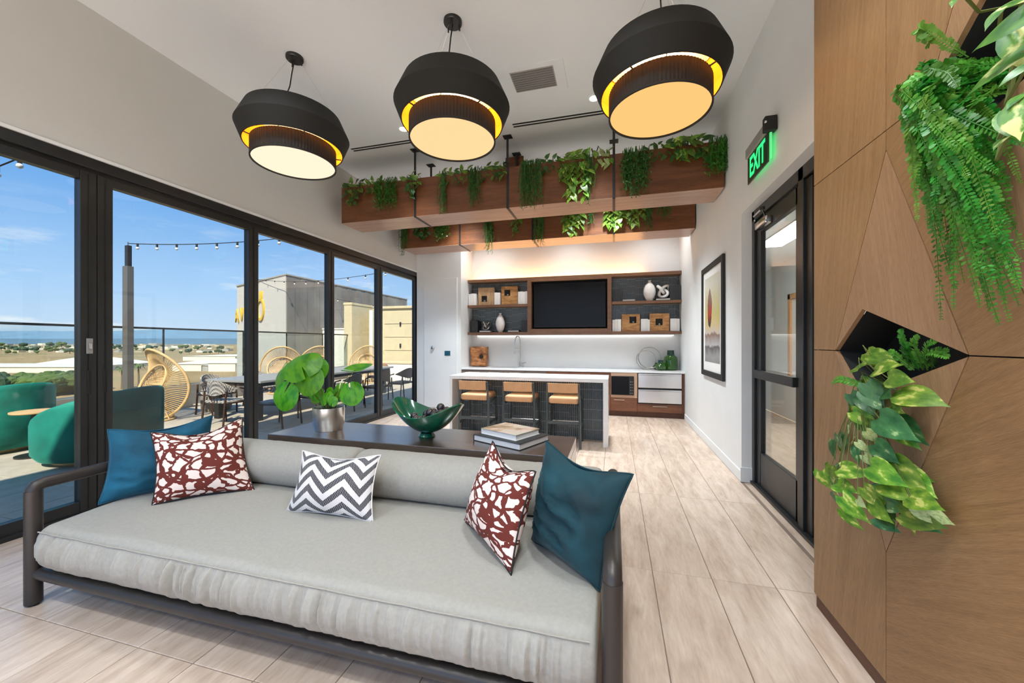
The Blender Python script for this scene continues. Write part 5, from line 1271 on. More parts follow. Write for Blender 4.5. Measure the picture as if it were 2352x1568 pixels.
for (u, v_, dp, sz, off, mm) in low:
    b_ = px(u, v_, 'x', WX - off); e_ = px(u + dp[0], v_ + dp[1], 'x', WX - off + rl_.uniform(-.02, .05))
    tip = (e_ - b_); nrm = Vector((-.9, -.35, .45)) + jit(rl_, .35)
    leaf(LM[mm], lp_, b_, tip, nrm, sz * (.62 if mm == 'pothos_pale' else .80 if sz < .16 else .56))
    if sz > .1:
        b2 = px(u + rl_.uniform(-25, 15), v_ + rl_.uniform(-15, 40), 'x', WX - off * .6)
        leaf(LM[rl_.choice((mm, 'pothos', 'pothos_dk'))], lp_, b2, tip + jit(rl_, .05), Vector((-.9, -.35, .45)) + jit(rl_, .4), rl_.uniform(.085, .12))
    bb = Vector((WX - .03 - off * .4, root.y + (b_.y - root.y) * .4, max(b_.z + .04, root.z - .05 + (b_.z - root.z) * .25)))
    stems.tube([root + Vector((-.03, (b_.y - root.y) * .25, 0)), bb, b_], .0018, 4)
stems.build('stems', 'stem', lp_)
# fern fronds: one object per frond, a midrib with paired leaflets
def frond(parent, pts, ll, matn, seed, name='frond', lw=.42):
    r_ = random.Random(seed); mb = MB(); pts = [Vector(p) for p in pts]
    seg = []
    n = 34
    for k in range(n + 1):     # Catmull-like resample of the polyline
        f = k / n * (len(pts) - 1); i = min(int(f), len(pts) - 2); t2 = f - i
        p0, p1, p2, p3 = pts[max(i - 1, 0)], pts[i], pts[i + 1], pts[min(i + 2, len(pts) - 1)]
        seg.append(.5 * ((2 * p1) + (p2 - p0) * t2 + (2 * p0 - 5 * p1 + 4 * p2 - p3) * t2 * t2 + (3 * p1 - p0 - 3 * p2 + p3) * t2 ** 3))
    mb.tube(seg, [.0022 * (1 - .7 * k / n) for k in range(n + 1)], 3)
    for k in range(2, n + 1):
        d_ = (seg[k] - seg[k - 1]).normalized(); sd_ = d_.cross(Vector((-1, -.2, .3)) + jit(r_, .4)).normalized(); nn = sd_.cross(d_)
        s_ = ll * (math.sin(PI * (.12 + .84 * k / n)) ** .6) * r_.uniform(.8, 1.15)
        for sg in (-1, 1):
            for m_ in (0, .5):
                o_ = seg[k] - d_ * m_ * (seg[k] - seg[k - 1]).length
                t2 = (sd_ * sg + d_ * .35 + nn * r_.uniform(-.3, .3)).normalized() * s_
                w_ = d_ * s_ * lw * .5
                mb.add([o_, o_ + t2 * .5 - w_, o_ + t2 * .9 - w_ * .7, o_ + t2, o_ + t2 * .9 + w_ * .7, o_ + t2 * .5 + w_], [(0, 1, 2, 3, 4, 5)])
    return mb.build(name, matn, parent)
lf_ = thing('niche_fern', 'small bright fern standing inside the lower kite niche', 'plant', (WX + .1, 1.75, 1.35))
for k, (u, v_, du, dv) in enumerate(((2110, 850, -40, -95), (2120, 850, -10, -80), (2130, 850, 25, -70), (2140, 850, 40, -45), (2100, 850, -60, -40), (2120, 840, 50, -25), (2090, 850, 0, -60), (2150, 840, 30, -20), (1990, 890, -80, -10), (2060, 860, -45, -55))):
    inw = .06 if k != 8 else -.07
    b_ = px(u, v_, 'x', WX + inw); e_ = px(u + du, v_ + dv, 'x', WX + inw - .05)
    mid = b_.lerp(e_, .55) + Vector((-.02, 0, .025))
    frond(lf_, [b_, mid, e_], .017, 'fern_lt' if k % 3 else 'fern', 60 + k, lw=.45)
uf = thing('niche_maidenhair_fern', 'large fern cascading from the upper kite niche', 'plant', (WX + .1, 1.4, 2.2))
ru = random.Random(77)
tips = [(2075, 262), (2100, 300), (2120, 215), (2140, 95), (2115, 340), (2110, 420), (2105, 470), (2130, 520), (2160, 545), (2200, 625), (2185, 600), (2190, 710), (2215, 650), (2250, 690), (2290, 735), (2320, 735), (2340, 700), (2330, 640), (2300, 600), (2260, 560), (2230, 500), (2210, 440), (2280, 480), (2330, 520), (2345, 420), (2150, 380), (2170, 300), (2250, 380), (2300, 350), (2180, 450), (2240, 620), (2345, 600), (2310, 690), (2200, 350), (2265, 440), (2225, 560), (2290, 540), (2160, 160), (2200, 200), (2150, 470), (2340, 330), (2280, 650), (2135, 450), (2160, 500), (2125, 390), (2185, 520), (2315, 560), (2255, 500), (2210, 300), (2345, 660), (2275, 710), (2230, 420)]
tips = tips + [(u + ru.uniform(-30, 30), v_ + ru.uniform(-45, 25)) for (u, v_) in tips if u > 2110 and v_ > 200]
for k, (u, v_) in enumerate(tips):
    u0 = ru.uniform(2215, 2345); v0 = ru.uniform(130, 215)
    b_ = px(u0, v0, 'x', WX + ru.uniform(.0, .06)); off = ru.uniform(.03, .20)
    e_ = px(u, v_, 'x', WX - off)
    top = b_.lerp(e_, .25) + Vector((-.08 - off * .4, 0, .03)); mid = b_.lerp(e_, .6) + Vector((-.05 - off * .2, 0, .02)) + jit(ru, .02)
    top.z = max(top.z, e_.z + .02)
    frond(uf, [b_, top, mid, e_], ru.uniform(.015, .024), 'fern' if k % 3 else 'fern_lt', 200 + k, lw=.6)
up_ = thing('niche_variegated_vine', 'large cream-edged leaves above the fern in the upper niche', 'plant', (WX + .1, 1.3, 2.4))
stems = MB(); ruu = random.Random(9)
for (u, v_, dp, sz, off) in ((2400, 10, (-195, 95), .30, .12), (2350, 120, (-160, 95), .28, .10), (2360, 150, (-70, 40), .2, .14), (2350, 0, (-70, 20), .2, .12), (2352, 215, (-45, 25), .14, .16), (2335, 240, (-10, 65), .13, .18), (2318, 310, (-45, 25), .11, .17), (2330, 250, (30, 60), .14, .15), (2300, 20, (-45, 40), .14, .1), (2210, -15, (-30, 20), .08, .12), (2345, 60, (20, 90), .2, .06)):
    off += .17; b_ = px(u, v_, 'x', WX - off); e_ = px(u + dp[0], v_ + dp[1], 'x', WX - off - .04)
    ln_ = (e_ - b_).length
    leaf(LM['bigleaf'], up_, b_, e_ - b_, Vector((-.8, -.4, .55)) + jit(ruu, .2), ln_)
    stems.tube([Vector((WX + .02, 1.36, 2.38)), Vector((WX - off * .6, 1.36 + (b_.y - 1.36) * .5, b_.z + .03)), b_], .0035, 4)
stems.build('stems', 'stem', up_)

# ================================================================== terrace and beyond
dk = struct('terrace_floor', MB().box(-12.6, XL - .17, -8, 16.5, -.16, -.045), 'deckbase', 'grey paved roof terrace outside the glass wall')
def railx(y): return -8.65 - .151 * y
pv = MB().rbox(0, .594, 0, 1.194, -.045, -.02, .003, 1).mesh('paver', 'deck')
for i in range(13):
    for j in range(14):
        x_ = XL - .17 - .6 * (i + 1); y_ = -1.6 + 1.2 * j + (.6 if i % 2 else 0)
        if x_ + .3 > railx(y_ + .6) + .1: o = link('paver', pv, dk); o.location = (x_, y_, 0)
DZ = -.02
struct('rear_bounce_floor', MB().box(XL - .17, 6, -14, YF - .19, -.1, -.02), 'offwhite', 'pale paving added behind the viewer to bounce sunlight indoors')  # unseen pale surface added to bounce sun up to the ceiling
def railbox(y0, y1, x_in, x_out, z0, z1):
    a, b_ = railx(y0), railx(y1)
    return MB().add([(a + x_in, y0, z0), (a + x_out, y0, z0), (b_ + x_out, y1, z0), (b_ + x_in, y1, z0), (a + x_in, y0, z1), (a + x_out, y0, z1), (b_ + x_out, y1, z1), (b_ + x_in, y1, z1)],
                    [(0, 3, 2, 1), (4, 5, 6, 7), (0, 1, 5, 4), (1, 2, 6, 5), (2, 3, 7, 6), (3, 0, 4, 7)])
struct('parapet', railbox(-8, 16.4, 0, -.3, -.1, .45), 'concrete', 'low grey parapet at the terrace edge')
struct('wall_host_building', MB().box(-12.4, 2.5, -9, 24, -13.9, -.17), 'concrete', 'body of the building below the terrace')
gr_ = thing('glass_railing', 'tall glass railing with dark top rail along the terrace edge', 'railing', (railx(6), 6, .45))
railbox(-6, 13.7, -.02, -.07, 1.735, 1.775).build('top_rail', 'dkmetal', gr_)
y_ = -6
for y0, y1 in ((-6, -3.4), (-3.4, -.9), (-.9, .6), (.6, 6.15), (6.15, 8.3), (8.3, 10.0), (10.0, 11.9), (11.9, 13.7)):
    railbox(y0 + .012, y1 - .012, -.04, -.052, .45, 1.735).build('glass_panel', 'railglass', gr_)
    railbox(y1 - .014, y1 + .010, -.03, -.06, .45, 1.735).build('post', 'dkmetal', gr_)
# light pole
lpz = thing('light_pole', 'square steel post carrying the string lights at the railing', 'post', (-9.25, 5.3, DZ))
MB().rbox(-9.33, -9.19, 5.25, 5.36, DZ, 2.95, .006).build('sleeve', 'pole', lpz)
MB().rbox(-9.30, -9.21, 5.27, 5.34, 2.95, 3.36, .006).build('mast', 'dkmetal', lpz)
MB().rbox(-9.36, -9.16, 5.22, 5.39, DZ, DZ + .02, .004).build('base_plate', 'pole', lpz)
MB().tube([(-9.255, 5.30, 3.36), (-9.255, 5.30, 3.43)], .012, 8).build('hook', 'chrome', lpz)
def string_light(label, P0, P1, sag, n):
    t_ = thing('string_light', label, 'string lights', tuple(P0), group='festoon strings over the terrace')
    P0, P1 = Vector(P0), Vector(P1)
    pt = lambda f: P0.lerp(P1, f) - Vector((0, 0, sag * 4 * f * (1 - f)))
    MB().tube([pt(k / 24) for k in range(25)], .008, 5).build('cable', 'matblack', t_, True)
    for k in range(n):
        p = pt((k + .5) / n)
        b_ = MB().lathe([(.001, -.055), (.018, -.055), (.018, 0), (.008, .01), (.001, .01)], 10, tuple(p)).build('socket', 'matblack', t_, True)
        MB().ball((p.x, p.y, p.z - .085), .028, 10, 7).build('bulb', 'bulb', b_, True)
string_light('string of bulbs from the steel post to the glass wall head', (-9.255, 5.30, 3.40), (XL - .3, 6.0, 3.55), .12, 11)
string_light('string of bulbs crossing the upper left corner pane', (-9.255, 5.30, 3.40) if False else tuple(px(-300, 470, 'x', -8.6)), (XL - .21, 2.6, 3.75), .12, 12)

# ---- teal tub chairs
def tub_chair(label, loc, rz, R_, hb, hf):
    t_ = thing('tub_chair', label, 'armchair', loc, rz, 'teal velvet tub chairs on the terrace')
    MB().lathe([(.001, 0), (R_ * .72, 0), (R_ * .74, .02), (R_ * .74, .055), (.001, .055)], 40).build('plinth', 'lightwood', t_, 30, True)
    # shell: wraps 300 degrees, low at the open front (+y), high behind
    n = 56; a0 = PI / 2 + .92; a1 = PI / 2 + 2 * PI - .92; vs = []; fs = []; prof_n = 12
    for k in range(n + 1):
        u = k / n; a = a0 + (a1 - a0) * u
        hgt = hf + (hb - hf) * (math.sin(PI * u) ** .9)
        ins = [(R_ * .90, .06), (R_ * .99, .14), (R_ * 1.0, hgt * .6), (R_ * 1.0, hgt - .06), (R_ * .985, hgt - .02), (R_ * .955, hgt), (R_ * .90, hgt), (R_ * .865, hgt - .02), (R_ * .85, hgt - .06), (R_ * .82, .40), (R_ * .80, .30), (R_ * .80, .06)]
        for (r_, z_) in ins: vs.append((r_ * math.cos(a), r_ * math.sin(a), z_))
    m_ = prof_n
    for k in range(n):
        for i in range(m_): fs.append((k * m_ + i, k * m_ + (i + 1) % m_, (k + 1) * m_ + (i + 1) % m_, (k + 1) * m_ + i))
    fs += [tuple(range(m_)), tuple(n * m_ + i for i in reversed(range(m_)))]
    MB().add(vs, fs).build('shell', 'teal_out', t_, 50, True)
    MB().lathe([(.001, .06), (R_ * .82, .06), (R_ * .93, .13), (R_ * .94, .34), (R_ * .88, .42), (R_ * .6, .445), (.001, .45)], 48).build('seat', 'teal_out', t_, 50, True)
    return t_
tub_chair('teal velvet tub chair half hidden by the wide door stile', (-6.45, 3.42, DZ), math.radians(108), .60, .90, .55)
tub_chair('teal velvet tub chair at the left edge of the view', (-8.30, 3.15, DZ), math.radians(104), .64, .92, .55)
def cushion(label, c, w, h, th, rz, tilt):
    t_ = thing('outdoor_cushion', label, 'pillow', (c[0], c[1], c[2] - h / 2), group='pale cushions in the tub chairs')
    mb = MB(); n = 14; vs = []; fs = []
    for side in (1, -1):
        for i in range(n + 1):
            for j in range(n + 1):
                a, b_ = -1 + 2 * i / n, -1 + 2 * j / n
                vs.append((a * w / 2 * (1 - .07 * (1 - b_ * b_)), side * th / 2 * ((1 - a ** 4) * (1 - b_ ** 4)) ** .6, b_ * h / 2 * (1 - .07 * (1 - a * a))))
    o_ = (n + 1) ** 2
    for b0 in (0, o_):
        for i in range(n):
            for j in range(n): fs.append((b0 + i * (n + 1) + j, b0 + (i + 1) * (n + 1) + j, b0 + (i + 1) * (n + 1) + j + 1, b0 + i * (n + 1) + j + 1))
    mb.add(vs, fs).xform(Matrix.Translation(c) @ Matrix.Rotation(rz, 4, 'Z') @ Matrix.Rotation(tilt, 4, 'X'))
    o = mb.build('cover', 'linen', t_, 'all')
    bm = bmesh.new(); bm.from_mesh(o.data); bmesh.ops.remove_doubles(bm, verts=bm.verts[:], dist=.0005); bm.to_mesh(o.data); bm.free()
cushion('pale cushion in the tub chair at the left edge', (-8.22, 3.17, .66), .46, .44, .13, math.radians(104), .3)
cushion('pale cushion in the tub chair behind the door stile', (-6.42, 3.55, .64), .42, .40, .13, math.radians(100), .35)
tt = thing('side_table', 'small wooden side table between the two tub chairs', 'table', (-7.28, 3.18, DZ))
MB().lathe([(.001, .54), (.20, .54), (.21, .55), (.21, .565), (.001, .57)], 36, (-7.28, 3.18, 0)).build('top', 'lightwood', tt, 30)
MB().tube([(-7.28, 3.18, .0), (-7.28, 3.18, .54)], .03, 12).build('column', 'dkmetal', tt)
MB().lathe([(.001, DZ), (.17, DZ), (.17, 0), (.001, .01)], 28, (-7.28, 3.18, 0)).build('base', 'dkmetal', tt, 30)

# ---- rattan chairs
def egg_chair(label, loc, rz, s_=1.0):
    t_ = thing('rattan_lounge_chair', label, 'lounge chair', loc, rz, 'pale rattan chairs on the terrace')
    def outer(a): x_ = .60 * math.sin(a); z_ = .68 - .66 * math.cos(a) + .0; h_ = z_ / 1.34; return Vector((x_ * (1 - .12 * (1 - math.cos(a)) / 2), -.12 - 1.0 * h_ * (1 - h_) + .14 * h_ * h_, max(z_, .02)))
    def inner(a): x_ = .36 * math.sin(a); z_ = .70 - .34 * math.cos(a); return Vector((x_, .12 - .30 * ((z_ - .36) / .7), z_))
    MB().tube([outer(2 * PI * k / 64) for k in range(64)], .024, 8, closed=True).build('outer_hoop', 'rattan', t_, 'all', True)
    MB().tube([inner(2 * PI * k / 48) for k in range(48)], .022, 8, closed=True).build('inner_hoop', 'rattan', t_, 'all', True)
    for k in range(96):
        a = 2 * PI * (k + .5) / 96; p, q = inner(a), outer(a); m_ = (p + q) / 2 + Vector((0, .02, 0))
        MB().tube([p, m_, q], .0075, 5).build('spoke', 'rattan', t_, True, True)
    w = MB()
    for k in range(1, 26):
        x_ = -.36 + .72 * k / 26; h_ = math.sqrt(max(0, 1 - (x_ / .36) ** 2)) * .34
        for sl in (-.10, .10):
            pts = []
            for i in range(7):
                f = -1 + i / 3; z_ = .70 + h_ * f; xx = x_ + sl * f; lim = .36 * math.sqrt(max(0, 1 - ((z_ - .70) / .34) ** 2)); xx = max(-lim, min(lim, xx))
                pts.append(Vector((xx, .10 - .34 * ((z_ - .36) / .7) - .12 * (1 - f * f) * (1 - (x_ / .36) ** 2), z_)))
            w.tube(pts, .006, 4)
    o = w.build('woven_seat', 'rattan', t_, False, True); o['kind'] = 'stuff'
    MB().tube([Vector((.34 * math.sin(2 * PI * k / 40), -.05 + .30 * math.cos(2 * PI * k / 40), .02)) for k in range(40)], .02, 8, closed=True).build('base_ring', 'rattan', t_, 'all', True)
    for k in range(10):
        a = 2 * PI * k / 10; b_ = Vector((.34 * math.sin(a), -.05 + .30 * math.cos(a), .03)); c = Vector((.22 * math.sin(a), -.02 + .12 * math.cos(a), .40))
        MB().tube([b_, c], .010, 6).build('base_strut', 'rattan', t_, True, True)
    return t_
e0 = egg_chair('large pale rattan lounge chair beside the steel post', (-8.42, 5.16, DZ), PI - .14)
for i, (lb, loc, rz) in enumerate((('rattan lounge chair behind the dining table, left of a second one', (-9.25, 8.9, DZ), 3.9), ('rattan lounge chair behind the round plant leaves', (-9.2, 10.3, DZ), 4.2), ('rattan lounge chair in front of the white terrace block', (-8.6, 12.0, DZ), 4.1))):
    c = copy_tree(e0); place(c, loc, rz); c['label'] = lb
# ottoman
ot = thing('woven_ottoman', 'grey cylindrical pouf beside the large rattan chair', 'pouf', (-8.35, 6.35, DZ))
MB().lathe([(.001, DZ), (.24, DZ), (.27, .04), (.28, .25), (.26, .42), (.20, .45), (.001, .46)], 32, (-8.35, 6.35, 0)).build('body', 'concrete', ot, 40)
MB().tube([(-8.35 + .262 * math.cos(2 * PI * k / 36), 6.35 + .262 * math.sin(2 * PI * k / 36), .425) for k in range(36)], .012, 6, closed=True).build('piping', 'concrete', ot, 'all')

# ---- outdoor dining
dt = thing('outdoor_dining_table', 'long grey outdoor dining table on dark square legs', 'table', (-6.9, 7.7, DZ))
MB().rbox(-7.57, -6.24, 5.54, 9.9, .70, .745, .006).build('top', 'tabletop', dt)
MB().rbox(-7.50, -6.31, 5.62, 9.82, .63, .70, .004).build('apron', 'dkmetal', dt)
for x_ in (-7.40, -6.46):
    for y_ in (5.68, 9.7): MB().rbox(x_ - .06, x_ + .06, y_ - .06, y_ + .06, DZ, .63, .004).build('leg', 'dkmetal', dt)
def dining_chair():
    t_ = thing('dining_chair', 'x', 'chair', (0, 0, 0), group='woven dining chairs round the terrace table')
    for sx_ in (-1, 1):
        MB().tube([(sx_ * .25, .22, 0), (sx_ * .265, .20, .40), (sx_ * .27, .15, .63), (sx_ * .275, .02, .665)], .016, 6).build('leg', 'dkwood', t_, True, True)
        MB().tube([(sx_ * .23, -.26, 0), (sx_ * .225, -.22, .42), (sx_ * .235, -.20, .62)], .017, 6).build('leg', 'dkwood', t_, True, True)
        MB().tube([(sx_ * .235, -.2, .405), (sx_ * .25, .2, .405)], .013, 6).build('side_rail', 'dkwood', t_, True, True)
    MB().tube([(-.24, .2, .405), (.24, .2, .405)], .013, 6).build('front_rail', 'dkwood', t_, True, True)
    MB().rbox(-.245, .245, -.215, .215, .405, .455, .02, 3).build('seat', 'cord', t_, 'all', True)
    n = 24; vs = []; fs = []
    for k in range(n + 1):
        u = k / n; a = PI + .15 + (PI - .3) * u; r_ = .285
        x_, y_ = r_ * math.cos(a), .02 + r_ * 1.0 * math.sin(a); zt = .665 + .145 * math.sin(PI * u) ** 1.2; zb = .645 - .10 * math.sin(PI * u) ** 1.5
        for (f, z_) in ((1.0, zb), (1.0, zt), (.92, zt), (.92, zb)): vs.append((x_ * f, .02 + (y_ - .02) * f, z_))
    for k in range(n):
        for i in range(4): fs.append((k * 4 + i, k * 4 + (i + 1) % 4, (k + 1) * 4 + (i + 1) % 4, (k + 1) * 4 + i))
    fs += [(0, 1, 2, 3), tuple(n * 4 + i for i in (3, 2, 1, 0))]
    MB().add(vs, fs).build('backrest', 'cord', t_, 50, True)
    for k in range(5):
        a = 1.5 * PI - .5 + .25 * k
        MB().tube([(.27 * math.cos(a), .02 + .27 * math.sin(a), .57), (.22 * math.cos(a), .02 + .24 * math.sin(a), .42)], .007, 5).build('spindle', 'dkwood', t_, True, True)
    return t_
dc = dining_chair()
spots = [((-5.72, 5.45), PI / 2 + .1, 'woven black and white chair at the near table corner, window side'), ((-6.72, 5.28), .05, 'woven chair at the near end of the terrace table'), ((-5.68, 6.30), PI / 2 - .1, 'woven chair on the window side, second from the near end'),
         ((-5.62, 7.15), PI / 2 + .15, 'woven chair on the window side, third from the near end'), ((-5.42, 7.95), PI / 2, 'woven chair on the window side, fourth from the near end'), ((-5.35, 8.85), PI / 2 - .1, 'woven chair on the window side, farthest from the near end'),
         ((-7.95, 6.05), -PI / 2, 'woven chair on the railing side, nearest the rattan chair'), ((-7.98, 7.1), -PI / 2, 'woven chair on the railing side, second from the near end'), ((-7.95, 8.2), -PI / 2, 'woven chair on the railing side, third from the near end'), ((-7.0, 10.3), PI, 'woven chair at the far end of the terrace table')]
for i, ((x_, y_), rz, lb) in enumerate(spots):
    o = dc if i == 0 else copy_tree(dc)
    place(o, (x_, y_, DZ), rz); o['label'] = lb
    if i in (4, 5, 9):
        for ch in o.children:
            if ch.name.startswith(('backrest', 'seat')): 
                ch.data = ch.data.copy(); ch.data.materials[0] = M['cordb']

# ---- neighbouring roof structures
hb = thing('metal_clad_building', 'grey metal-clad rooftop building with gold letters', 'building', (-14, 15, -2))
def prism(foot, z0, z1): return MB().poly([(x_, y_, z0) for x_, y_ in foot], z1 - z0, (0, 0, 1))
BA, BB, BC, BD = (-12.9, 12.6), (-17.9, 14.6), (-12.9, 22.0), (-18.5, 22.0)
prism([BA, BB, BD, BC], -14, 4.18).build('walls', 'bldL', hb)
zz = 12.62
k = 0
while zz < 21.9:
    w_ = (.42, .30, .36)[k % 3]
    MB().box(-12.9, -12.865 - .012 * (k % 2), zz, zz + w_ - .012, -3, 4.20).build('cladding_strip', 'seam', hb); zz += w_; k += 1
MB().poly([(BA[0] + .06, BA[1] - .05, 4.18), (BB[0], BB[1] - .05, 4.18), (BD[0], BD[1], 4.18), (BC[0] + .06, BC[1], 4.18)], .05, (0, 0, 1)).build('parapet_cap', 'fieldg', hb)
fd = (Vector((BB[0], BB[1], 0)) - Vector((BA[0], BA[1], 0))).normalized(); fn = Vector((fd.y, -fd.x, 0)).normalized()
if fn.y > 0: fn = -fn
def on_face(u, v_):
    d = CF + CR * ((u - 1176) / 875) + Vector((0, 0, (785 - v_) / 875)); c = Vector((0, 0, 1.46)); p0 = Vector((BA[0], BA[1], 0))
    return c + d * ((p0 - c).dot(fn) / d.dot(fn))
for ch, u, v_, sz in (('A', 546, 727, .95), ('V', 557, 724, .95), ('E', 569, 722, .95), ('O', 600, 714, 1.45), ('U', 601, 681, .62)):
    p = on_face(u, v_) + fn * .03; xax = -fd
    o = link('letter', text_mesh(ch, sz, 'letter', 'letters', .03), hb)
    o.matrix_basis = Matrix(((xax.x, 0, fn.x, p.x), (xax.y, 0, fn.y, p.y), (0, 1, 0, p.z), (0, 0, 0, 1))) @ Matrix.Diagonal((.72, 1, 1, 1))
wb_ = thing('white_roof_block', 'white rendered block at the corner of the glass railing', 'rooftop block', (-11.2, 15, 0))
a_, b_ = px(706, 785, 'y', 14.6).x, px(789, 785, 'y', 14.6).x
MB().rbox(a_, b_ + .1, 14.6, 16.0, -.1, px(745, 757, 'y', 14.6).z, .01).build('block', 'offwhite', wb_)
MB().box((a_ + b_) / 2 - .01, (a_ + b_) / 2 + .01, 14.585, 14.6, -.1, px(745, 757, 'y', 14.6).z).build('joint', 'hgrey', wb_)
MB().rbox(a_ - .03, b_ + .13, 14.57, 16.03, px(745, 757, 'y', 14.6).z, px(745, 757, 'y', 14.6).z + .06, .008).build('coping', 'offwhite', wb_)
bw_ = thing('beige_terrace_wall', 'beige stucco terrace wall with pillar and panelled bay', 'garden wall', (-8, 14, 0))
Yw = 13.6
x0 = px(790, 785, 'y', Yw).x; x1 = px(808, 785, 'y', Yw).x; x2 = px(848, 785, 'y', 15.0).x
zt = px(798, 700, 'y', Yw).z
MB().rbox(x0, x1, Yw, 15.2, -.1, zt, .006).build('pillar', 'beige', bw_)
MB().rbox(x0 - .02, x1 + .02, Yw - .02, 15.2, zt, zt + .1, .006).build('pillar_cap', 'beige', bw_)
MB().rbox(x1, -4.5, 15.0, 15.2, -.1, px(830, 710, 'y', 15.0).z, .006).build('rear_wall', 'beige', bw_)
xa = px(848, 785, 'y', 14.2).x
MB().rbox(xa, xa + .16, 14.2, 14.9, -.1, px(855, 712, 'y', 14.2).z, .006).build('post', 'offwhite', bw_)
xb0 = px(872, 785, 'y', 13.9).x
ztb = px(900, 703, 'y', 13.9).z
MB().rbox(xb0, -4.6, 13.9, 14.15, -.1, ztb, .006).build('bay_wall', 'beige', bw_)
for k in range(4):
    z0 = .55 + k * (ztb - .75) / 4
    MB().rbox(xb0 + .25, -4.7, 13.875, 13.9, z0 + .02, z0 + (ztb - .75) / 4 - .02, .006).build('panel', 'beige', bw_)
MB().rbox(xb0 - .05, -4.5, 13.82, 14.2, ztb - .10, ztb, .006).build('bay_cap', 'beige', bw_)
for dz_ in (.42, .72): MB().rbox(px(918, 785, 'y', 13.85).x, px(918, 785, 'y', 13.85).x + .06, 13.83, 13.88, ztb * dz_, ztb * dz_ + .16, .004).build('hook', 'dkmetal', bw_)
string_light('string of bulbs in front of the dark metal wall', tuple(on_face(585, 640) + fn * .01), (XL - .21, 8.3, 3.32), .25, 12)
string_light('string of bulbs low over the beige terrace wall', (-12.86, 15.2, 3.55), (-5.0, 13.95, ztb + .01), .30, 11)
pl_ = thing('white_terrace_bench', 'low off-white masonry bench before the beige terrace wall', 'bench', (-9, 13, 0))
MB().rbox(px(815, 785, 'y', 13.0).x, -5.2, 13.0, 13.5, DZ, .62, .01).build('base', 'offwhite', pl_)
MB().rbox(px(813, 785, 'y', 13.0).x, -5.15, 12.97, 13.52, .62, .70, .01).build('slab', 'beige', pl_)

# ---- far landscape
GZ = -14.0
land = MB(); land.add([(-7000, -6000, GZ), (200, -6000, GZ), (200, 9000, GZ), (-7000, 9000, GZ)], [(0, 1, 2, 3)])
struct('ground', land, 'land', 'dry brown valley floor far below the terrace')
def ridge(name, D, v0, amp, matn, label, seed):
    vs = []; fs = []; n = 120
    for k in range(n + 1):
        u = -900 + 2600 * k / n
        d = CF + CR * ((u - 1176) / 875); p = d * D
        h_ = (785 - v0 + amp * (noise.noise(Vector((u * .004 + seed, 0, 0))) + .4 * noise.noise(Vector((u * .015 + seed, 3, 0))))) / 875 * D
        q = d * (D * 1.25)
        vs += [(p.x * .82, p.y * .82, GZ - 1), (p.x * .93, p.y * .93, (h_ + 10) * .55), (p.x, p.y, h_), (q.x, q.y, GZ)]
    for k in range(n):
        for i in range(3): fs.append((k * 4 + i, (k + 1) * 4 + i, (k + 1) * 4 + i + 1, k * 4 + i + 1))
    struct(name, MB().add(vs, fs), matn, label)
ridge('hill_range_far', 5200, 760, 6, 'hill', 'mountain range on the horizon with blue haze painted into its colour', 2)
ridge('hill_range_near', 3000, 777, 4, 'hill2', 'lower hills before the mountain range, tinted with painted haze', 6)
def far_box(label, u0, u1, vb, vt, dep, matn, name='warehouse', group='white warehouses in the valley', gable=0):
    A_ = px(u0, vb, 'z', GZ); B_ = px(u1, vb, 'z', GZ)
    ax = (B_ - A_); ax.z = 0; ln = ax.length; ax.normalize(); nn = Vector((-ax.y, ax.x, 0))
    if nn.dot(A_) < 0: nn = -nn
    h_ = (vb - vt) / 875 * (A_ - Vector((0, 0, GZ))).dot(CF)
    t_ = thing(name, label, 'building', tuple(A_), group=group)
    P_ = lambda a, b_, z_: A_ + ax * a + nn * b_ + Vector((0, 0, z_))
    MB().add([P_(0, 0, 0), P_(ln, 0, 0), P_(ln, dep, 0), P_(0, dep, 0), P_(0, 0, h_), P_(ln, 0, h_), P_(ln, dep, h_), P_(0, dep, h_)], [(0, 1, 5, 4), (1, 2, 6, 5), (2, 3, 7, 6), (3, 0, 4, 7), (4, 5, 6, 7)]).build('walls', matn, t_)
    g_ = gable
    MB().add([P_(-.5, -.5, h_ + .05), P_(ln + .5, -.5, h_ + .05), P_(ln + .5, dep, h_ + .05), P_(-.5, dep, h_ + .05), P_(ln * .25, dep * .5, h_ + .4 + g_), P_(ln * .75, dep * .5, h_ + .4 + g_)], [(0, 1, 5, 4), (1, 2, 5), (2, 3, 4, 5), (3, 0, 4), (0, 3, 2, 1)]).build('roof', 'fieldw', t_)
    return t_
far_box('long low white warehouse seen through the leftmost pane', -260, 176, 856, 843, 34, 'fieldw')
far_box('white gabled warehouse rising behind the long low one', 60, 250, 845, 838, 30, 'fieldw', gable=3.5)
far_box('white warehouse cluster front, right of the rattan chair', 396, 462, 852, 836, 24, 'fieldw', gable=1)
far_box('grey service shed against the white warehouse', 465, 477, 852, 839, 12, 'fieldg')
far_box('white warehouse close to the metal-clad building', 478, 540, 853, 834, 24, 'fieldw', gable=1.5)
far_box('white warehouse behind, below the brown field', 420, 540, 828, 818, 50, 'fieldw')
rh = random.Random(31)
hm = [MB().box(0, 1, 0, 1, 0, 1).mesh('far_house', k) for k in ('fieldw', 'fieldg', 'beige')]
def house(u, vb, w, h_, i):
    p = px(u, vb, 'z', GZ)
    o = link('far_house', hm[i % 3]); o.matrix_basis = Matrix.Translation(p) @ Matrix.Rotation(rh.uniform(-.4, .4), 4, 'Z') @ Matrix.Diagonal((w, w * .7, h_, 1))
    return o
spots_h = []
def clear(p, r_):
    for (q, r2) in spots_h:
        if (p - q).length < r_ + r2: return False
    spots_h.append((p, r_)); return True
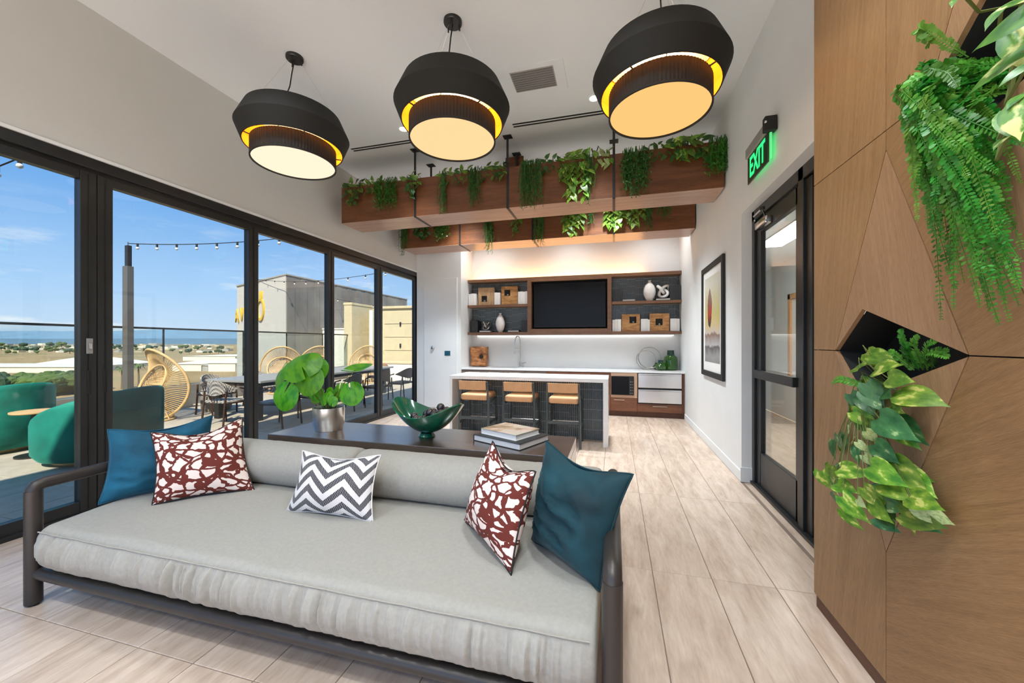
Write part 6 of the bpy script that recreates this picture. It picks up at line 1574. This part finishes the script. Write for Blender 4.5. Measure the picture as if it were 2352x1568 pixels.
for i in range(150):
    vb = rh.choice((793, 795, 797, 799, 801, 803, 806, 809)); u = rh.uniform(-60, 515); t2 = 15.46 * 875 / (vb - 785)
    pw = rh.uniform(6, 26) / 875 * t2; ph = rh.uniform(2, 5) / 875 * t2
    pc = px(u, vb, 'z', GZ)
    if not clear(pc + Vector((pw * .5, pw * .35, 0)), pw * .75): continue
    tag(house(u, vb, pw, ph, i), 'small pale far building in the town below the hills', 'building', 'far town buildings below the hills')
# trees
def blob_mesh(seed, matn, lumps=9):
    r_ = random.Random(seed); mb = MB()
    for _ in range(lumps):
        c = Vector((r_.uniform(-.32, .32), r_.uniform(-.32, .32), r_.uniform(.35, .8))); rr_ = r_.uniform(.18, .30)
        b_ = MB().ball((0, 0, 0), rr_, 10, 7)
        mb.add([c + Vector(p) * (1 + .35 * noise.noise(Vector(p) * 9 + Vector((seed, _, 0)))) for p in b_.v], b_.f)
    return mb.mesh('crown', matn)
crowns = [blob_mesh(i, 'tree' if i % 2 else 'treedk') for i in range(4)]
tr_m = MB().tube([(0, 0, 0), (.02, 0, .5)], [.04, .03], 6).mesh('trunk', 'trunk')
def tree(label, p, h_, i, group, w=1.0):
    t_ = thing('tree', label, 'tree', tuple(p), group=group)
    for nm, me in (('crown', crowns[i % 4]), ('trunk', tr_m)):
        o = link(nm, me, t_, True); o.matrix_basis = Matrix.Rotation(i * 1.3, 4, 'Z') @ Matrix.Diagonal((h_ * w, h_ * w, h_, 1))
for i in range(26):
    u = -60 + i * 10 + rh.uniform(-5, 5); vb = rh.uniform(893, 915); p = px(u, vb, 'z', GZ)
    tree('green-brown tree in the row below the terrace edge', p, rh.uniform(4.2, 6.2), i, 'tree row below the terrace edge', 1.25)
for i in range(110):
    u = rh.uniform(-60, 515); vb = rh.choice((797, 800, 804, 808, 812)); p = px(u, vb, 'z', GZ); t2 = 15.46 * 875 / (vb - 785)
    th_ = rh.uniform(5, 13) / 875 * t2
    if not clear(p, th_ * .62): continue
    tree('dark far tree among the town buildings', p, th_, i, 'far trees in the town', 1.3)
def palm(label, u, vb, h_):
    p = px(u, vb, 'z', GZ); t_ = thing('palm_tree', label, 'palm tree', tuple(p), group='palms in the valley')
    MB().tube([p, p + Vector((.1, 0, h_ * .5)), p + Vector((0, 0, h_))], [.3, .24, .2], 8).build('trunk', 'trunk', t_, True)
    for k in range(16):
        a = 2 * PI * k / 16; e = rh.uniform(-.6, .9); ln = 2.2; c = p + Vector((0, 0, h_))
        d = Vector((math.cos(a), math.sin(a), 0)); mid = c + d * ln * .55 + Vector((0, 0, .5 + e * .8)); en = c + d * ln + Vector((0, 0, -.6 + e)); sd_ = Vector((-d.y, d.x, 0)) * .35
        MB().add([c, mid - sd_, mid + sd_, en], [(0, 1, 3, 2)]).build('frond', 'tree', t_)
palm('palm tree left of the steel post', 280, 893, 6.4)
palm('palm tree right of the steel post', 318, 890, 7.0)
#MARK5
